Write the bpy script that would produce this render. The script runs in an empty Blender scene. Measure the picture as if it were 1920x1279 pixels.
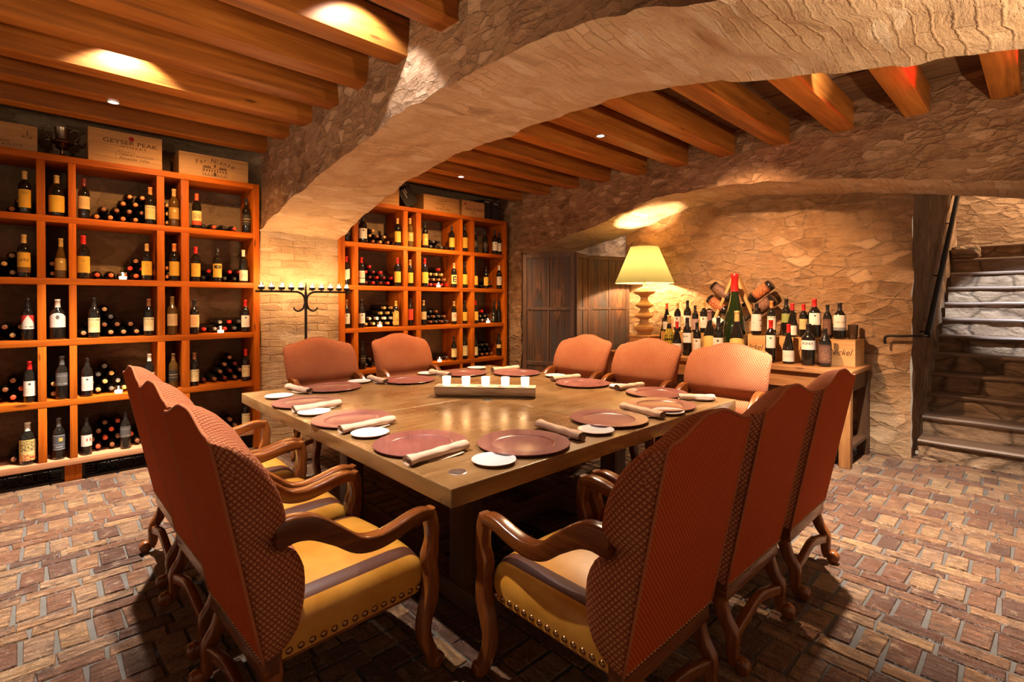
import bpy, bmesh, math, random
from mathutils import Vector, Matrix, noise
random.seed(7)
PI = math.pi
sc = bpy.context.scene
COL = sc.collection
D = bpy.data

# ---------------------------------------------------------------- node helper
class Mat:
    def __init__(s, name, rough=.6, spec=.4, metal=0.):
        s.m = D.materials.new(name); s.m.use_nodes = True
        s.t = s.m.node_tree; s.b = s.t.nodes['Principled BSDF']
        s.b.inputs['Roughness'].default_value = rough
        s.b.inputs['Specular IOR Level'].default_value = spec
        s.b.inputs['Metallic'].default_value = metal
    def n(s, ty, **kw):
        nd = s.t.nodes.new(ty)
        for k, v in kw.items(): setattr(nd, k, v)
        return nd
    def put(s, sock, v):
        if isinstance(v, bpy.types.NodeSocket): s.t.links.new(v, sock)
        elif isinstance(v, (tuple, list)):
            if len(v) == 3 and sock.type == 'RGBA': v = (*v, 1)
            sock.default_value = v
        else: sock.default_value = v
    def uv(s): return s.n('ShaderNodeTexCoord').outputs['UV']
    def objc(s): return s.n('ShaderNodeTexCoord').outputs['Object']
    def rnd(s): return s.n('ShaderNodeObjectInfo').outputs['Random']
    def mapp(s, v, scale=(1,1,1), loc=(0,0,0), rot=(0,0,0)):
        nd = s.n('ShaderNodeMapping'); s.put(nd.inputs[0], v)
        nd.inputs[1].default_value = loc; nd.inputs[2].default_value = rot; nd.inputs[3].default_value = scale
        return nd.outputs[0]
    def noise(s, v, scale=5, detail=3, rough=.55, dist=0., color=False):
        nd = s.n('ShaderNodeTexNoise'); s.put(nd.inputs['Vector'], v)
        nd.inputs['Scale'].default_value = scale; nd.inputs['Detail'].default_value = detail
        nd.inputs['Roughness'].default_value = rough; nd.inputs['Distortion'].default_value = dist
        return nd.outputs['Color' if color else 'Fac']
    def vor(s, v, scale=1, feature='F1', out='Distance', rnd=1.):
        nd = s.n('ShaderNodeTexVoronoi', feature=feature); s.put(nd.inputs['Vector'], v)
        nd.inputs['Scale'].default_value = scale; nd.inputs['Randomness'].default_value = rnd
        return nd.outputs[out]
    def math(s, op, a, b=0., clamp=False):
        nd = s.n('ShaderNodeMath', operation=op, use_clamp=clamp); s.put(nd.inputs[0], a); s.put(nd.inputs[1], b)
        return nd.outputs[0]
    def vadd(s, a, b, op='ADD'):
        nd = s.n('ShaderNodeVectorMath', operation=op); s.put(nd.inputs[0], a); s.put(nd.inputs[1], b)
        return nd.outputs[0]
    def vscale(s, a, k):
        nd = s.n('ShaderNodeVectorMath', operation='SCALE'); s.put(nd.inputs[0], a); nd.inputs['Scale'].default_value = k
        return nd.outputs[0]
    def sep(s, v):
        nd = s.n('ShaderNodeSeparateXYZ'); s.put(nd.inputs[0], v); return nd.outputs
    def rng(s, v, a, b, c=0., d=1., smooth=False):
        nd = s.n('ShaderNodeMapRange'); nd.interpolation_type = 'SMOOTHSTEP' if smooth else 'LINEAR'
        s.put(nd.inputs[0], v)
        for i, x in enumerate((a, b, c, d)): nd.inputs[i+1].default_value = x
        return nd.outputs[0]
    def mix(s, f, a, b, mode='MIX'):
        nd = s.n('ShaderNodeMix', data_type='RGBA', blend_type=mode)
        s.put(nd.inputs[0], f); s.put(nd.inputs[6], a); s.put(nd.inputs[7], b)
        return nd.outputs[2]
    def ramp(s, f, stops, interp='LINEAR'):
        nd = s.n('ShaderNodeValToRGB'); cr = nd.color_ramp; cr.interpolation = interp
        while len(cr.elements) < len(stops): cr.elements.new(.5)
        for e, (p, c) in zip(cr.elements, stops): e.position = p; e.color = (*c, 1)
        s.put(nd.inputs[0], f); return nd.outputs[0]
    def bump(s, h, strength=.5, dist=.01):
        nd = s.n('ShaderNodeBump'); nd.inputs['Strength'].default_value = strength; nd.inputs['Distance'].default_value = dist
        s.put(nd.inputs['Height'], h); s.t.links.new(nd.outputs[0], s.b.inputs['Normal'])
    def col(s, c): s.put(s.b.inputs['Base Color'], c); return s
    def rough(s, r): s.put(s.b.inputs['Roughness'], r); return s

def flat(name, c, rough=.5, spec=.4, metal=0., emit=0.):
    a = Mat(name, rough, spec, metal); a.col(c)
    if emit:
        a.b.inputs['Emission Color'].default_value = (*c, 1); a.b.inputs['Emission Strength'].default_value = emit
    return a.m

def wood(name, dark, mid, light, rough=.45, gu=1.2, gv=22, bump=.15, knots=True, spec=.4):
    a = Mat(name, rough, spec)
    r = a.rnd(); off = a.n('ShaderNodeCombineXYZ'); a.put(off.inputs[0], a.math('MULTIPLY', r, 37.)); a.put(off.inputs[1], a.math('MULTIPLY', r, 91.))
    uv = a.vadd(a.uv(), off.outputs[0])
    g = a.noise(a.mapp(uv, (gu, gv, 1)), 1, 5, .6, .6)
    f2 = a.noise(a.mapp(uv, (gu*2, gv*5, 1)), 1, 3, .6)
    big = a.noise(a.mapp(uv, (.9, 3.2, 1)), 1, 2)
    v = a.math('ADD', a.math('MULTIPLY', g, .6), a.math('ADD', a.math('MULTIPLY', f2, .2), a.math('MULTIPLY', big, .25)))
    c = a.ramp(v, [(.33, dark), (.52, mid), (.68, light)])
    if knots:
        k = a.vor(a.mapp(uv, (2.2, 9, 1)), 1)
        c = a.mix(a.rng(k, .05, .13, .75, 0., True), c, tuple(x*.35 for x in dark))
    hs = a.n('ShaderNodeHueSaturation'); a.put(hs.inputs['Color'], c); a.put(hs.inputs['Value'], a.rng(r, 0, 1, .82, 1.15))
    a.col(hs.outputs[0]); a.bump(v, bump, .01)
    return a.m

def stone(name, cols, mortar, su=3.0, sv=8.5, warp=.07, mw=(.0, .30), bump=.9, rough=.92, wash=.0, washc=(.6,.5,.38), vis=1.):
    a = Mat(name, rough, .12)
    uv = a.uv()
    w = a.vscale(a.vadd(a.noise(uv, 7, 4, .65, color=True), (.5,.5,.5), 'SUBTRACT'), warp)
    uw = a.vadd(uv, w)
    p = a.mapp(uw, (su, sv, 1))
    d = a.vor(p, 1, 'DISTANCE_TO_EDGE'); cc = a.vor(p, 1, 'F1', 'Color')
    p2 = a.mapp(uw, (su*2.3, sv*1.7, 1), loc=(3.3,1.7,0))
    c2 = a.vor(p2, 1, 'F1', 'Color')
    c = a.ramp(a.sep(cc)[0], [(i/(len(cols)-1), q) for i, q in enumerate(cols)])
    cb = a.ramp(a.sep(c2)[1], [(i/(len(cols)-1), q) for i, q in enumerate(cols)])
    n0 = a.noise(uv, 1.5, 4, .6); n1 = a.noise(a.mapp(uv, (9, 20, 1)), 1, 6, .7); n2 = a.noise(uv, 3., 4, .65); n3 = a.noise(a.mapp(uv, (45, 80, 1)), 1, 4, .7)
    c = a.mix(a.rng(n2, .45, .58, 0, 1, True), c, cb)
    c = a.mix(a.rng(n1, .35, .70, .35, 0), c, tuple(x*.55 for x in cols[0]))
    c = a.mix(a.rng(n1, .55, .80, 0, .5), c, tuple(min(1, x*1.35) for x in cols[-1]))
    m = a.math('MULTIPLY', a.math('POWER', a.rng(a.math('ADD', d, a.math('MULTIPLY', a.math('SUBTRACT', n1, .5), .10)), mw[0], mw[1], 0, 1), .7), a.rng(n2, .32, .52, .3, 1., True))
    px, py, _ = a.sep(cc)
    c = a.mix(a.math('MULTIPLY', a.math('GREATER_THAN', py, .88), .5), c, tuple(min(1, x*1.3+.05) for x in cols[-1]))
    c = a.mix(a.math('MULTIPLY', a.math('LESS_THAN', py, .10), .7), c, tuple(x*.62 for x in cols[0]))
    mc = a.mix(n1, tuple(x*.7 for x in mortar), tuple(x*1.1 for x in mortar))
    c = a.mix(a.math('SUBTRACT', 1., a.math('MULTIPLY', a.math('SUBTRACT', 1., m), .75*vis)), mc, c)
    ck = a.math('MULTIPLY', a.rng(a.math('ADD', d, a.math('MULTIPLY', a.math('SUBTRACT', n1, .5), .22)), .0, .06, 1, 0), a.rng(n2, .40, .55, 0, 1, True))
    c = a.mix(a.math('MULTIPLY', ck, .34), c, tuple(x*.28 for x in cols[0]))
    if wash: c = a.mix(a.math('MULTIPLY', a.rng(n0, .42, .6, 0, 1, True), wash), c, washc)
    c = a.mix(a.rng(n3, .60, .74, 0, .55), c, tuple(x*.32 for x in cols[0]))
    a.col(c)
    h = a.math('ADD', a.math('SUBTRACT', a.math('MULTIPLY', m, .30*vis), a.math('MULTIPLY', ck, .10)), a.math('ADD', a.math('MULTIPLY', n1, .7), a.math('ADD', a.math('MULTIPLY', n3, .26), a.math('MULTIPLY', n2, .18))))
    a.bump(h, bump, .05)
    return a.m

def brickm(name, c1, c2, mortar, bw=.24, bh=.07, ms=.009, warp=.012, bump=.9, wash=.4, washc=(.6,.5,.38), rough=.92):
    a = Mat(name, rough, .12)
    uv = a.uv()
    w = a.vscale(a.vadd(a.noise(uv, 3, 2, .5, color=True), (.5,.5,.5), 'SUBTRACT'), warp)
    w2 = a.vscale(a.vadd(a.noise(uv, 26, 4, .65, color=True), (.5,.5,.5), 'SUBTRACT'), .020)
    p = a.vadd(a.vadd(uv, w), w2)
    br = a.n('ShaderNodeTexBrick'); br.offset = .5; br.squash = 1.; a.put(br.inputs['Vector'], p)
    for k, v in (('Scale', 1.), ('Mortar Size', ms), ('Mortar Smooth', .8), ('Bias', 0.), ('Brick Width', bw), ('Row Height', bh)): br.inputs[k].default_value = v
    a.put(br.inputs['Color1'], c1); a.put(br.inputs['Color2'], c2); a.put(br.inputs['Mortar'], mortar)
    n1 = a.noise(a.mapp(uv, (9, 22, 1)), 1, 6, .7); n2 = a.noise(uv, 2.4, 4, .6); n3 = a.noise(a.mapp(uv, (40, 85, 1)), 1, 4, .7)
    c = a.mix(a.rng(n2, .36, .58, .15, .9, True), br.outputs['Color'], a.mix(n1, tuple(x*.7 for x in c1), tuple(min(1,x*1.2) for x in c2)))
    c = a.mix(a.math('MULTIPLY', a.rng(n2, .42, .62, 0, 1, True), wash), c, washc)
    vv = a.vor(a.mapp(p, (3.9, 15, 1)), 1, 'F1', 'Color')
    c = a.mix(a.rng(a.sep(vv)[1], .90, .93, 0, .55), c, (.62,.50,.37))
    c = a.mix(a.rng(a.sep(vv)[0], .93, .95, 0, .4), c, (.22,.14,.09))
    c = a.mix(a.rng(n3, .60, .74, 0, .6), c, tuple(x*.35 for x in c1))
    a.col(c)
    h = a.math('ADD', a.math('MULTIPLY', a.math('MULTIPLY', a.math('SUBTRACT', 1., br.outputs['Fac']), a.rng(n2, .35, .6, 1, .15)), .26), a.math('ADD', a.math('MULTIPLY', n1, .8), a.math('ADD', a.math('MULTIPLY', n3, .26), a.math('MULTIPLY', n2, .2))))
    a.bump(h, bump, .045)
    return a.m

# ---------------------------------------------------------------- materials
M = {}
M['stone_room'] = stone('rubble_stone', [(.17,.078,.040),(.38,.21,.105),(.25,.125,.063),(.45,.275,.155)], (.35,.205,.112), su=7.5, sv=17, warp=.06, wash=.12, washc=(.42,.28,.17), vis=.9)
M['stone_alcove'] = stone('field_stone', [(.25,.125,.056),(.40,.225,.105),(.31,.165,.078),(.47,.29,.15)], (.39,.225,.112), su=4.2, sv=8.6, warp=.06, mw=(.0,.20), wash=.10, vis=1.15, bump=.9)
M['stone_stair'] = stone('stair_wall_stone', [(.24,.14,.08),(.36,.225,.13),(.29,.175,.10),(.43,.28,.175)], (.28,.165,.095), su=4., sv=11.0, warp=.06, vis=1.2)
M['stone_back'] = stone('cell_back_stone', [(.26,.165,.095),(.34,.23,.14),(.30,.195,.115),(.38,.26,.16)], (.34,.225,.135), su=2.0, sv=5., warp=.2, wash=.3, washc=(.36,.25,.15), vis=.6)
M['soffit'] = brickm('limewashed_arch_brick', (.43,.28,.16), (.56,.395,.245), (.36,.23,.13), bw=.23, bh=.056, ms=.007, bump=.5, wash=.35, washc=(.54,.40,.265))
M['pier'] = brickm('limewashed_pier_brick', (.38,.24,.13), (.54,.38,.235), (.32,.20,.115), bw=.25, bh=.078, ms=.010, warp=.05, wash=.5, washc=(.56,.42,.27))
M['beam'] = wood('oiled_beam_timber', (.13,.040,.007), (.32,.102,.015), (.48,.175,.029), .5, 1.0, 16, .2, True, .2)
M['plank'] = wood('dark_ceiling_plank', (.060,.030,.014), (.115,.058,.026), (.18,.095,.045), .7, 1.2, 18, .2)
M['rack'] = wood('orange_rack_timber', (.20,.040,.003), (.40,.088,.005), (.54,.145,.009), .5, 1.4, 20, .18, True, .15)
M['rack_worn'] = wood('worn_rack_timber', (.26,.095,.04), (.46,.20,.09), (.60,.32,.17), .6, 1.4, 20, .3)
M['chairwood'] = wood('carved_walnut', (.065,.016,.004), (.15,.040,.008), (.26,.078,.015), .22, 3, 26, .08, False, .5)
M['darkwood'] = wood('dark_oak', (.035,.015,.007), (.075,.032,.014), (.125,.058,.026), .45, 1.5, 20, .15)
M['console'] = wood('console_pine', (.15,.052,.014), (.29,.115,.034), (.42,.19,.062), .5, 1.5, 18, .15)
M['crate'] = wood('pale_crate_pine', (.36,.175,.055), (.49,.255,.090), (.58,.335,.13), .55, 1.6, 24, .1, False)
M['lampwood'] = wood('turned_pine', (.42,.20,.07), (.60,.33,.13), (.72,.45,.20), .5, 6, 6, .05, False)
M['logbark'] = wood('rough_split_log', (.24,.15,.09), (.48,.34,.22), (.66,.51,.36), .8, 3, 14, .9, True)
M['logcut'] = wood('sawn_log_face', (.50,.36,.22), (.64,.50,.34), (.74,.62,.46), .7, 3, 30, .3, False)
def weathered():
    a = Mat('weathered_shutter_board', .6, .3); uv = a.uv()
    g = a.noise(a.mapp(uv, (1.1, 30, 1)), 1, 4, .6, .5); b = a.noise(a.mapp(uv, (1.6, 7, 1)), 1, 3, .6)
    c = a.ramp(g, [(.35,(.026,.013,.008)),(.6,(.095,.043,.022))])
    c = a.mix(a.rng(b, .45, .62, 0, .8, True), c, (.042,.035,.036))
    c = a.mix(a.rng(b, .30, .42, .75, 0, True), c, (.17,.068,.028))
    a.col(c); a.bump(g, .25, .01); return a.m
M['shutter'] = weathered()
M['shutterframe'] = wood('shutter_frame_wood', (.030,.015,.009), (.065,.031,.018), (.11,.055,.03), .55, 1.4, 22, .2)

def table_mat():
    a = Mat('worn_varnished_table', .3, .45); uv = a.uv()
    g = a.noise(a.mapp(uv, (1.2, 15, 1)), 1, 5, .6, 1.0); b = a.noise(uv, 2.6, 4, .6); p = a.noise(uv, 38, 4, .7)
    v = a.math('ADD', a.math('MULTIPLY', g, .6), a.math('MULTIPLY', b, .4))
    c = a.ramp(v, [(.30,(.105,.050,.016)),(.50,(.20,.105,.038)),(.70,(.30,.175,.075))])
    sp = a.math('MULTIPLY', a.rng(p, .67, .73, 0, 1), a.rng(b, .5, .68, 0, 1))
    c = a.mix(a.math('MULTIPLY', sp, .6), c, (.52,.34,.16))
    bv = a.n('ShaderNodeBevel'); bv.samples = 4; bv.inputs[0].default_value = .009
    geo = a.n('ShaderNodeNewGeometry'); dt = a.n('ShaderNodeVectorMath', operation='DOT_PRODUCT'); a.put(dt.inputs[0], bv.outputs[0]); a.put(dt.inputs[1], geo.outputs['True Normal'])
    ed = a.math('MULTIPLY', a.rng(dt.outputs['Value'], .97, .86, 0, 1), a.rng(a.noise(uv, 30, 5, .75), .46, .56, 0, 1))
    c = a.mix(a.math('MULTIPLY', ed, .8), c, (.56,.38,.19))
    a.col(c); a.rough(a.rng(b, .3, .7, .2, .42)); a.bump(a.math('ADD', g, a.math('MULTIPLY', p, .3)), .12, .006); return a.m
M['table'] = table_mat()

def charger_mat():
    a = Mat('mahogany_charger', .3, .45); uv = a.uv()
    g = a.noise(a.mapp(uv, (3, 34, 1)), 1, 4, .6, .6); b = a.noise(uv, 4, 3)
    c = a.ramp(a.math('ADD', a.math('MULTIPLY', g, .6), a.math('MULTIPLY', b, .4)), [(.32,(.13,.038,.034)),(.7,(.27,.098,.085))])
    a.col(c); a.bump(g, .06, .004); return a.m
M['charger'] = charger_mat()

def fabric(name, cell, ground, line, c2, size, bump=.6, hexa=False):
    a = Mat(name, .85, .25); uv = a.uv()
    p = a.mapp(uv, (1/size, 1/(size*1.15), 1), rot=(0, 0, 0))
    x, y, _ = a.sep(p)
    s1 = a.math('ADD', x, y); s2 = a.math('SUBTRACT', x, y)
    f1 = a.math('ABSOLUTE', a.math('SUBTRACT', a.math('FRACT', s1), .5)); f2 = a.math('ABSOLUTE', a.math('SUBTRACT', a.math('FRACT', s2), .5))
    m = a.math('MAXIMUM', f1, f2)
    wv = a.noise(uv, 320, 2, .5)
    edge = a.rng(m, .36, .46, 0, 1, True); core = a.rng(m, .12, .22, 1, 0, True)
    big = a.noise(uv, 7, 2)
    cc = a.mix(a.rng(big, .3, .7, 0, .5), cell, c2)
    cc = a.mix(core, cc, ground)
    cc = a.mix(edge, cc, line)
    cc = a.mix(a.rng(wv, .35, .7, 0, .45), cc, tuple(v*.45 for v in line))
    a.col(cc)
    a.b.inputs['Specular IOR Level'].default_value = .08
    a.bump(a.math('ADD', a.math('SUBTRACT', 1., edge), a.math('MULTIPLY', wv, .6)), bump, .004)
    return a.m
M['fab'] = fabric('diamond_weave_upholstery', (.46,.165,.075), (.54,.245,.125), (.19,.042,.018), (.37,.082,.032), .0185)
M['fabback'] = fabric('fine_red_weave', (.56,.092,.016), (.60,.16,.042), (.34,.030,.004), (.47,.056,.008), .017, .6)
M['piping'] = flat('piping_cord', (.36,.10,.032), .85)
def leather():
    a = Mat('mustard_leather', .36, .45); oc = a.objc(); x = a.sep(oc)[0]
    n = a.noise(oc, 7, 4, .6); n2 = a.noise(oc, 160, 2)
    c = a.ramp(n, [(.3,(.40,.155,.014)),(.65,(.52,.235,.034))])
    ax = a.math('ABSOLUTE', x)
    st = a.math('MULTIPLY', a.math('GREATER_THAN', ax, .205), a.math('LESS_THAN', ax, .258))
    c = a.mix(st, c, (.075,.024,.012)); a.col(c); a.bump(n2, .06, .002); return a.m
M['leather'] = leather()
M['nail'] = flat('antique_brass_nail', (.30,.15,.07), .3, .5, 1.)
M['iron'] = flat('black_iron', (.022,.017,.014), .5, .4, .6)
M['steel'] = flat('grey_metal', (.42,.42,.43), .3, .5, 1.)
M['pewter'] = flat('tarnished_pewter', (.30,.24,.17), .25, .5, 1.)
M['linen'] = (lambda a: (a.col(a.mix(a.noise(a.uv(), 160, 2), (.54,.37,.265), (.62,.45,.34))), a.bump(a.noise(a.uv(), 200, 2), .2, .002), a.m)[2])(Mat('beige_linen', .85, .2))
M['china'] = flat('white_china', (.60,.62,.66), .12, .5)
M['chinafoot'] = flat('unglazed_rim', (.45,.27,.16), .5)
M['glassdark'] = flat('dark_bottle_glass', (.010,.008,.006), .07, .6)
M['glassgreen'] = flat('green_bottle_glass', (.010,.018,.005), .06, .6)
M['glassamber'] = flat('amber_bottle_glass', (.085,.040,.008), .07, .6)
M['glassclear'] = flat('pale_bottle_glass', (.30,.20,.07), .07, .6)
M['tumbler'] = flat('smoked_tumbler_glass', (.060,.032,.016), .1, .6)
M['ink'] = flat('printing_ink', (.085,.035,.012), .7)
M['redink'] = flat('red_seal_ink', (.30,.008,.008), .6)
M['whiteink'] = flat('white_print', (.62,.55,.46), .6)
M['blackbox'] = flat('black_card_box', (.018,.014,.012), .5)
M['wax'] = flat('candle_wax', (1.,.78,.48), .5, .3, 0, 5.)  # emission stands in for flame light glowing inside the wax
M['flame'] = flat('candle_flame', (1.,.70,.36), .5, .3, 0, 90.)
def glassm(name, c, k):
    m = D.materials.new(name); m.use_nodes = True; t = m.node_tree; t.nodes.clear()
    o = t.nodes.new('ShaderNodeOutputMaterial'); mx = t.nodes.new('ShaderNodeMixShader'); mx.inputs[0].default_value = k
    tr = t.nodes.new('ShaderNodeBsdfTransparent'); tr.inputs[0].default_value = (*c, 1)
    gl = t.nodes.new('ShaderNodeBsdfGlossy'); gl.inputs[0].default_value = (1,1,1,1); gl.inputs[1].default_value = .05
    t.links.new(tr.outputs[0], mx.inputs[1]); t.links.new(gl.outputs[0], mx.inputs[2]); t.links.new(mx.outputs[0], o.inputs[0]); return m
M['votiveglass'] = glassm('clear_votive_glass', (.96,.94,.90), .14)
def frosted():
    a = Mat('frosted_votive_glass', .4, .4); a.col((.92,.90,.86)); a.b.inputs['Emission Color'].default_value = (1,.93,.82,1); a.b.inputs['Emission Strength'].default_value = .8  # glow put into the glass in place of candlelight shining through
    return a.m
M['frosted'] = frosted()
def shadem():
    m = D.materials.new('lamp_shade_linen'); m.use_nodes = True; t = m.node_tree; t.nodes.clear()
    o = t.nodes.new('ShaderNodeOutputMaterial'); mx = t.nodes.new('ShaderNodeMixShader'); mx.inputs[0].default_value = .55
    df = t.nodes.new('ShaderNodeBsdfDiffuse'); df.inputs[0].default_value = (.50,.46,.20,1)
    tl = t.nodes.new('ShaderNodeBsdfTranslucent'); tl.inputs[0].default_value = (.040,.041,.017,1)
    t.links.new(df.outputs[0], mx.inputs[1]); t.links.new(tl.outputs[0], mx.inputs[2]); t.links.new(mx.outputs[0], o.inputs[0]); return m
M['shade'] = shadem()
M['bulb'] = flat('lit_bulb', (1,.85,.6), .5, .3, 0, 12.)
M['socket'] = flat('white_socket', (.85,.82,.76), .4)
M['lens'] = flat('downlight_lens', (1,.9,.75), .4, .3, 0, 2.)
M['mortar'] = (lambda a: (a.col(a.mix(a.noise(a.uv(), 9, 4, .6), (.040,.034,.030), (.095,.083,.074))), a.bump(a.noise(a.uv(), 50, 4), .6, .01), a.m)[2])(Mat('grey_floor_mortar', .8, .3))
def paver():
    a = Mat('old_brick_paver', .5, .4)
    at = a.n('ShaderNodeAttribute', attribute_name='tone'); f = at.outputs['Fac']
    uv = a.uv()
    g = a.noise(a.mapp(uv, (9, 34, 1)), 1, 5, .75, 1.2); n = a.noise(uv, 16, 5, .7); n3 = a.noise(uv, 90, 3, .6)
    c = a.ramp(f, [(0,(.060,.027,.019)),(.2,(.125,.047,.024)),(.4,(.19,.080,.036)),(.6,(.25,.125,.056)),(.8,(.33,.19,.09)),(1,(.19,.105,.068))])
    st = a.noise(uv, 5, 4, .7)
    c = a.mix(a.rng(g, .40, .62, 0, .85), c, (.075,.036,.022))
    c = a.mix(a.rng(st, .52, .66, 0, .7), c, (.055,.030,.022))
    c = a.mix(a.rng(n, .56, .72, 0, .6), c, (.38,.25,.14))
    c = a.mix(a.rng(n3, .58, .72, 0, .7), c, (.05,.03,.022))
    a.col(c); a.rough(a.rng(n, .3, .7, .22, .52))
    a.bump(a.math('ADD', a.math('MULTIPLY', g, .6), a.math('ADD', a.math('MULTIPLY', n, .5), a.math('MULTIPLY', n3, .3))), 1., .035); return a.m
M['paver'] = paver()
def stepm():
    a = Mat('worn_step_stone', .75, .25); uv = a.uv()
    n = a.noise(a.mapp(uv, (3, 9, 1)), 1, 5, .65, .6); n2 = a.noise(uv, 30, 4, .65)
    d = a.vor(a.mapp(a.vadd(uv, a.vscale(a.noise(uv, 5, 2, color=True), .12)), (2.6, 3.2, 1)), 1, 'DISTANCE_TO_EDGE')
    c = a.ramp(n, [(.3,(.12,.068,.038)),(.55,(.27,.165,.095)),(.75,(.40,.27,.165))])
    c = a.mix(a.rng(d, 0, .06, .8, 0), c, (.07,.04,.022))
    a.col(c); a.bump(a.math('ADD', a.math('ADD', n, a.math('MULTIPLY', n2, .4)), a.math('MULTIPLY', a.rng(d, 0, .1), .5)), .9, .03); return a.m
M['step'] = stepm()
M['tread'] = wood('worn_tread_board', (.08,.045,.028), (.16,.095,.06), (.26,.165,.11), .5, 1.2, 16, .3)

# ---------------------------------------------------------------- mesh helpers
def boxuv(bm, grain=0, scale=1.):
    uvl = bm.loops.layers.uv.verify()
    bm.normal_update()
    for f in bm.faces:
        n = f.normal; ax = max(range(3), key=lambda i: abs(n[i]))
        oth = [i for i in range(3) if i != ax]
        if grain in oth: u = grain; v = [i for i in oth if i != grain][0]
        else: u, v = oth
        for l in f.loops: l[uvl].uv = (l.vert.co[u]*scale, l.vert.co[v]*scale)

def obj(name, bm, mats, parent=None, smooth=False, grain=0, uv=True, angle=None):
    if uv: boxuv(bm, grain)
    me = D.meshes.new(name); bm.to_mesh(me); bm.free()
    for m in (mats if isinstance(mats, (list, tuple)) else [mats]): me.materials.append(m)
    if smooth:
        me.shade_smooth() if hasattr(me, 'shade_smooth') else None
        if angle:
            me.set_sharp_from_angle(angle=math.radians(angle))
    o = D.objects.new(name, me); COL.objects.link(o)
    if parent: o.parent = parent
    return o

def thing(name, label, cat, loc=(0,0,0), rz=0, group=None):
    o = D.objects.new(name, None); COL.objects.link(o); o.empty_display_size = .1
    o.location = loc; o.rotation_euler = (0, 0, rz); return tag(o, label, cat, group)
def tag(o, label, cat, group=None, kind=None):
    o['label'] = label; o['category'] = cat
    if group: o['group'] = group
    if kind: o['kind'] = kind
    return o
def struct(o, label, cat='room'):
    o['kind'] = 'structure'; o['label'] = label; o['category'] = cat; return o
def dup(root, loc=None, rz=None, label=None, group=None):
    r = root.copy(); COL.objects.link(r)
    if loc is not None: r.location = loc
    if rz is not None: r.rotation_euler = (0, 0, rz)
    if label: r['label'] = label
    if group: r['group'] = group
    for ch in list(root.children):
        c = ch.copy(); COL.objects.link(c); c.parent = r
        for g in list(ch.children):
            d = g.copy(); COL.objects.link(d); d.parent = c
    return r

def box(bm, x0, x1, y0, y1, z0, z1, bev=0., mat=0, seg=2):
    vs = [bm.verts.new((x, y, z)) for z in (z0, z1) for y in (y0, y1) for x in (x0, x1)]
    fs = [bm.faces.new([vs[i] for i in q]) for q in ((0,2,3,1),(4,5,7,6),(0,1,5,4),(2,6,7,3),(0,4,6,2),(1,3,7,5))]
    for f in fs: f.material_index = mat
    if bev:
        es = set(e for f in fs for e in f.edges)
        r = bmesh.ops.bevel(bm, geom=list(es), offset=bev, segments=seg, profile=.6, affect='EDGES')
        for f in r['faces']: f.material_index = mat
    return bm
def B(*a, **k): return box(bmesh.new(), *a, **k)

def lathe(bm, prof, seg=24, c=(0,0,0), mat=0, a0=0., a1=2*PI, sx=1., sy=1.):
    full = abs(a1-a0-2*PI) < 1e-6
    n = seg if full else seg+1
    rings = []
    for r, z in prof:
        if r < 1e-6: rings.append([bm.verts.new((c[0], c[1], c[2]+z))]*n)
        else: rings.append([bm.verts.new((c[0]+sx*r*math.cos(a0+(a1-a0)*i/seg), c[1]+sy*r*math.sin(a0+(a1-a0)*i/seg), c[2]+z)) for i in range(n)])
    for a, b in zip(rings, rings[1:]):
        for i in range(n if full else n-1):
            j = (i+1) % n
            q = [a[i], a[j], b[j], b[i]]; q = [v for k, v in enumerate(q) if v not in q[:k]]
            if len(q) > 2: bm.faces.new(q).material_index = mat
    return bm

def sweep(bm, pts, sec, up=Vector((1,0,0)), cap=True, mat=0):
    """pts: list of Vector; sec(i,n)-> list of (a,b) in the frame (side=up axis, normal)"""
    n = len(pts); rings = []
    for i, p in enumerate(pts):
        t = (pts[min(i+1, n-1)] - pts[max(i-1, 0)]).normalized()
        s = up - t*up.dot(t)
        if s.length < 1e-4: s = Vector((0,1,0)) - t*t.y
        s.normalize(); nn = t.cross(s)
        rings.append([bm.verts.new(p + s*a + nn*b) for a, b in sec(i, n)])
    k = len(rings[0])
    for a, b in zip(rings, rings[1:]):
        for i in range(k): bm.faces.new((a[i], a[(i+1) % k], b[(i+1) % k], b[i])).material_index = mat
    if cap:
        bm.faces.new(rings[0][::-1]).material_index = mat; bm.faces.new(rings[-1]).material_index = mat
    return bm
def circ(r, k=8): return [(r*math.cos(2*PI*i/k), r*math.sin(2*PI*i/k)) for i in range(k)]
def tube(bm, pts, r, k=8, mat=0, up=Vector((1,0,0))):
    rr = r if callable(r) else (lambda t: r)
    return sweep(bm, [Vector(p) for p in pts], lambda i, n: circ(rr(i/max(1, n-1)), k), up, mat=mat)
def rrect(w, h, r, k=3):
    out = []
    for cx, cy, a in ((w-r, h-r, 0), (-w+r, h-r, PI/2), (-w+r, -h+r, PI), (w-r, -h+r, 3*PI/2)):
        for i in range(k+1):
            t = a+PI/2*i/k; out.append((cx+r*math.cos(t), cy+r*math.sin(t)))
    return out
def smooth_pts(pts, sub=6):
    P = [Vector(p) for p in pts]; out = []
    for i in range(len(P)-1):
        p0, p1, p2, p3 = P[max(i-1,0)], P[i], P[i+1], P[min(i+2, len(P)-1)]
        for k in range(sub):
            t = k/sub
            out.append(.5*((2*p1)+(-p0+p2)*t+(2*p0-5*p1+4*p2-p3)*t*t+(-p0+3*p1-3*p2+p3)*t**3))
    out.append(P[-1]); return out
def interp(tab, x):
    if x <= tab[0][0]: return tab[0][1]
    for (a, b), (c, d) in zip(tab, tab[1:]):
        if x <= c: return b+(d-b)*(x-a)/(c-a)
    return tab[-1][1]
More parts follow.
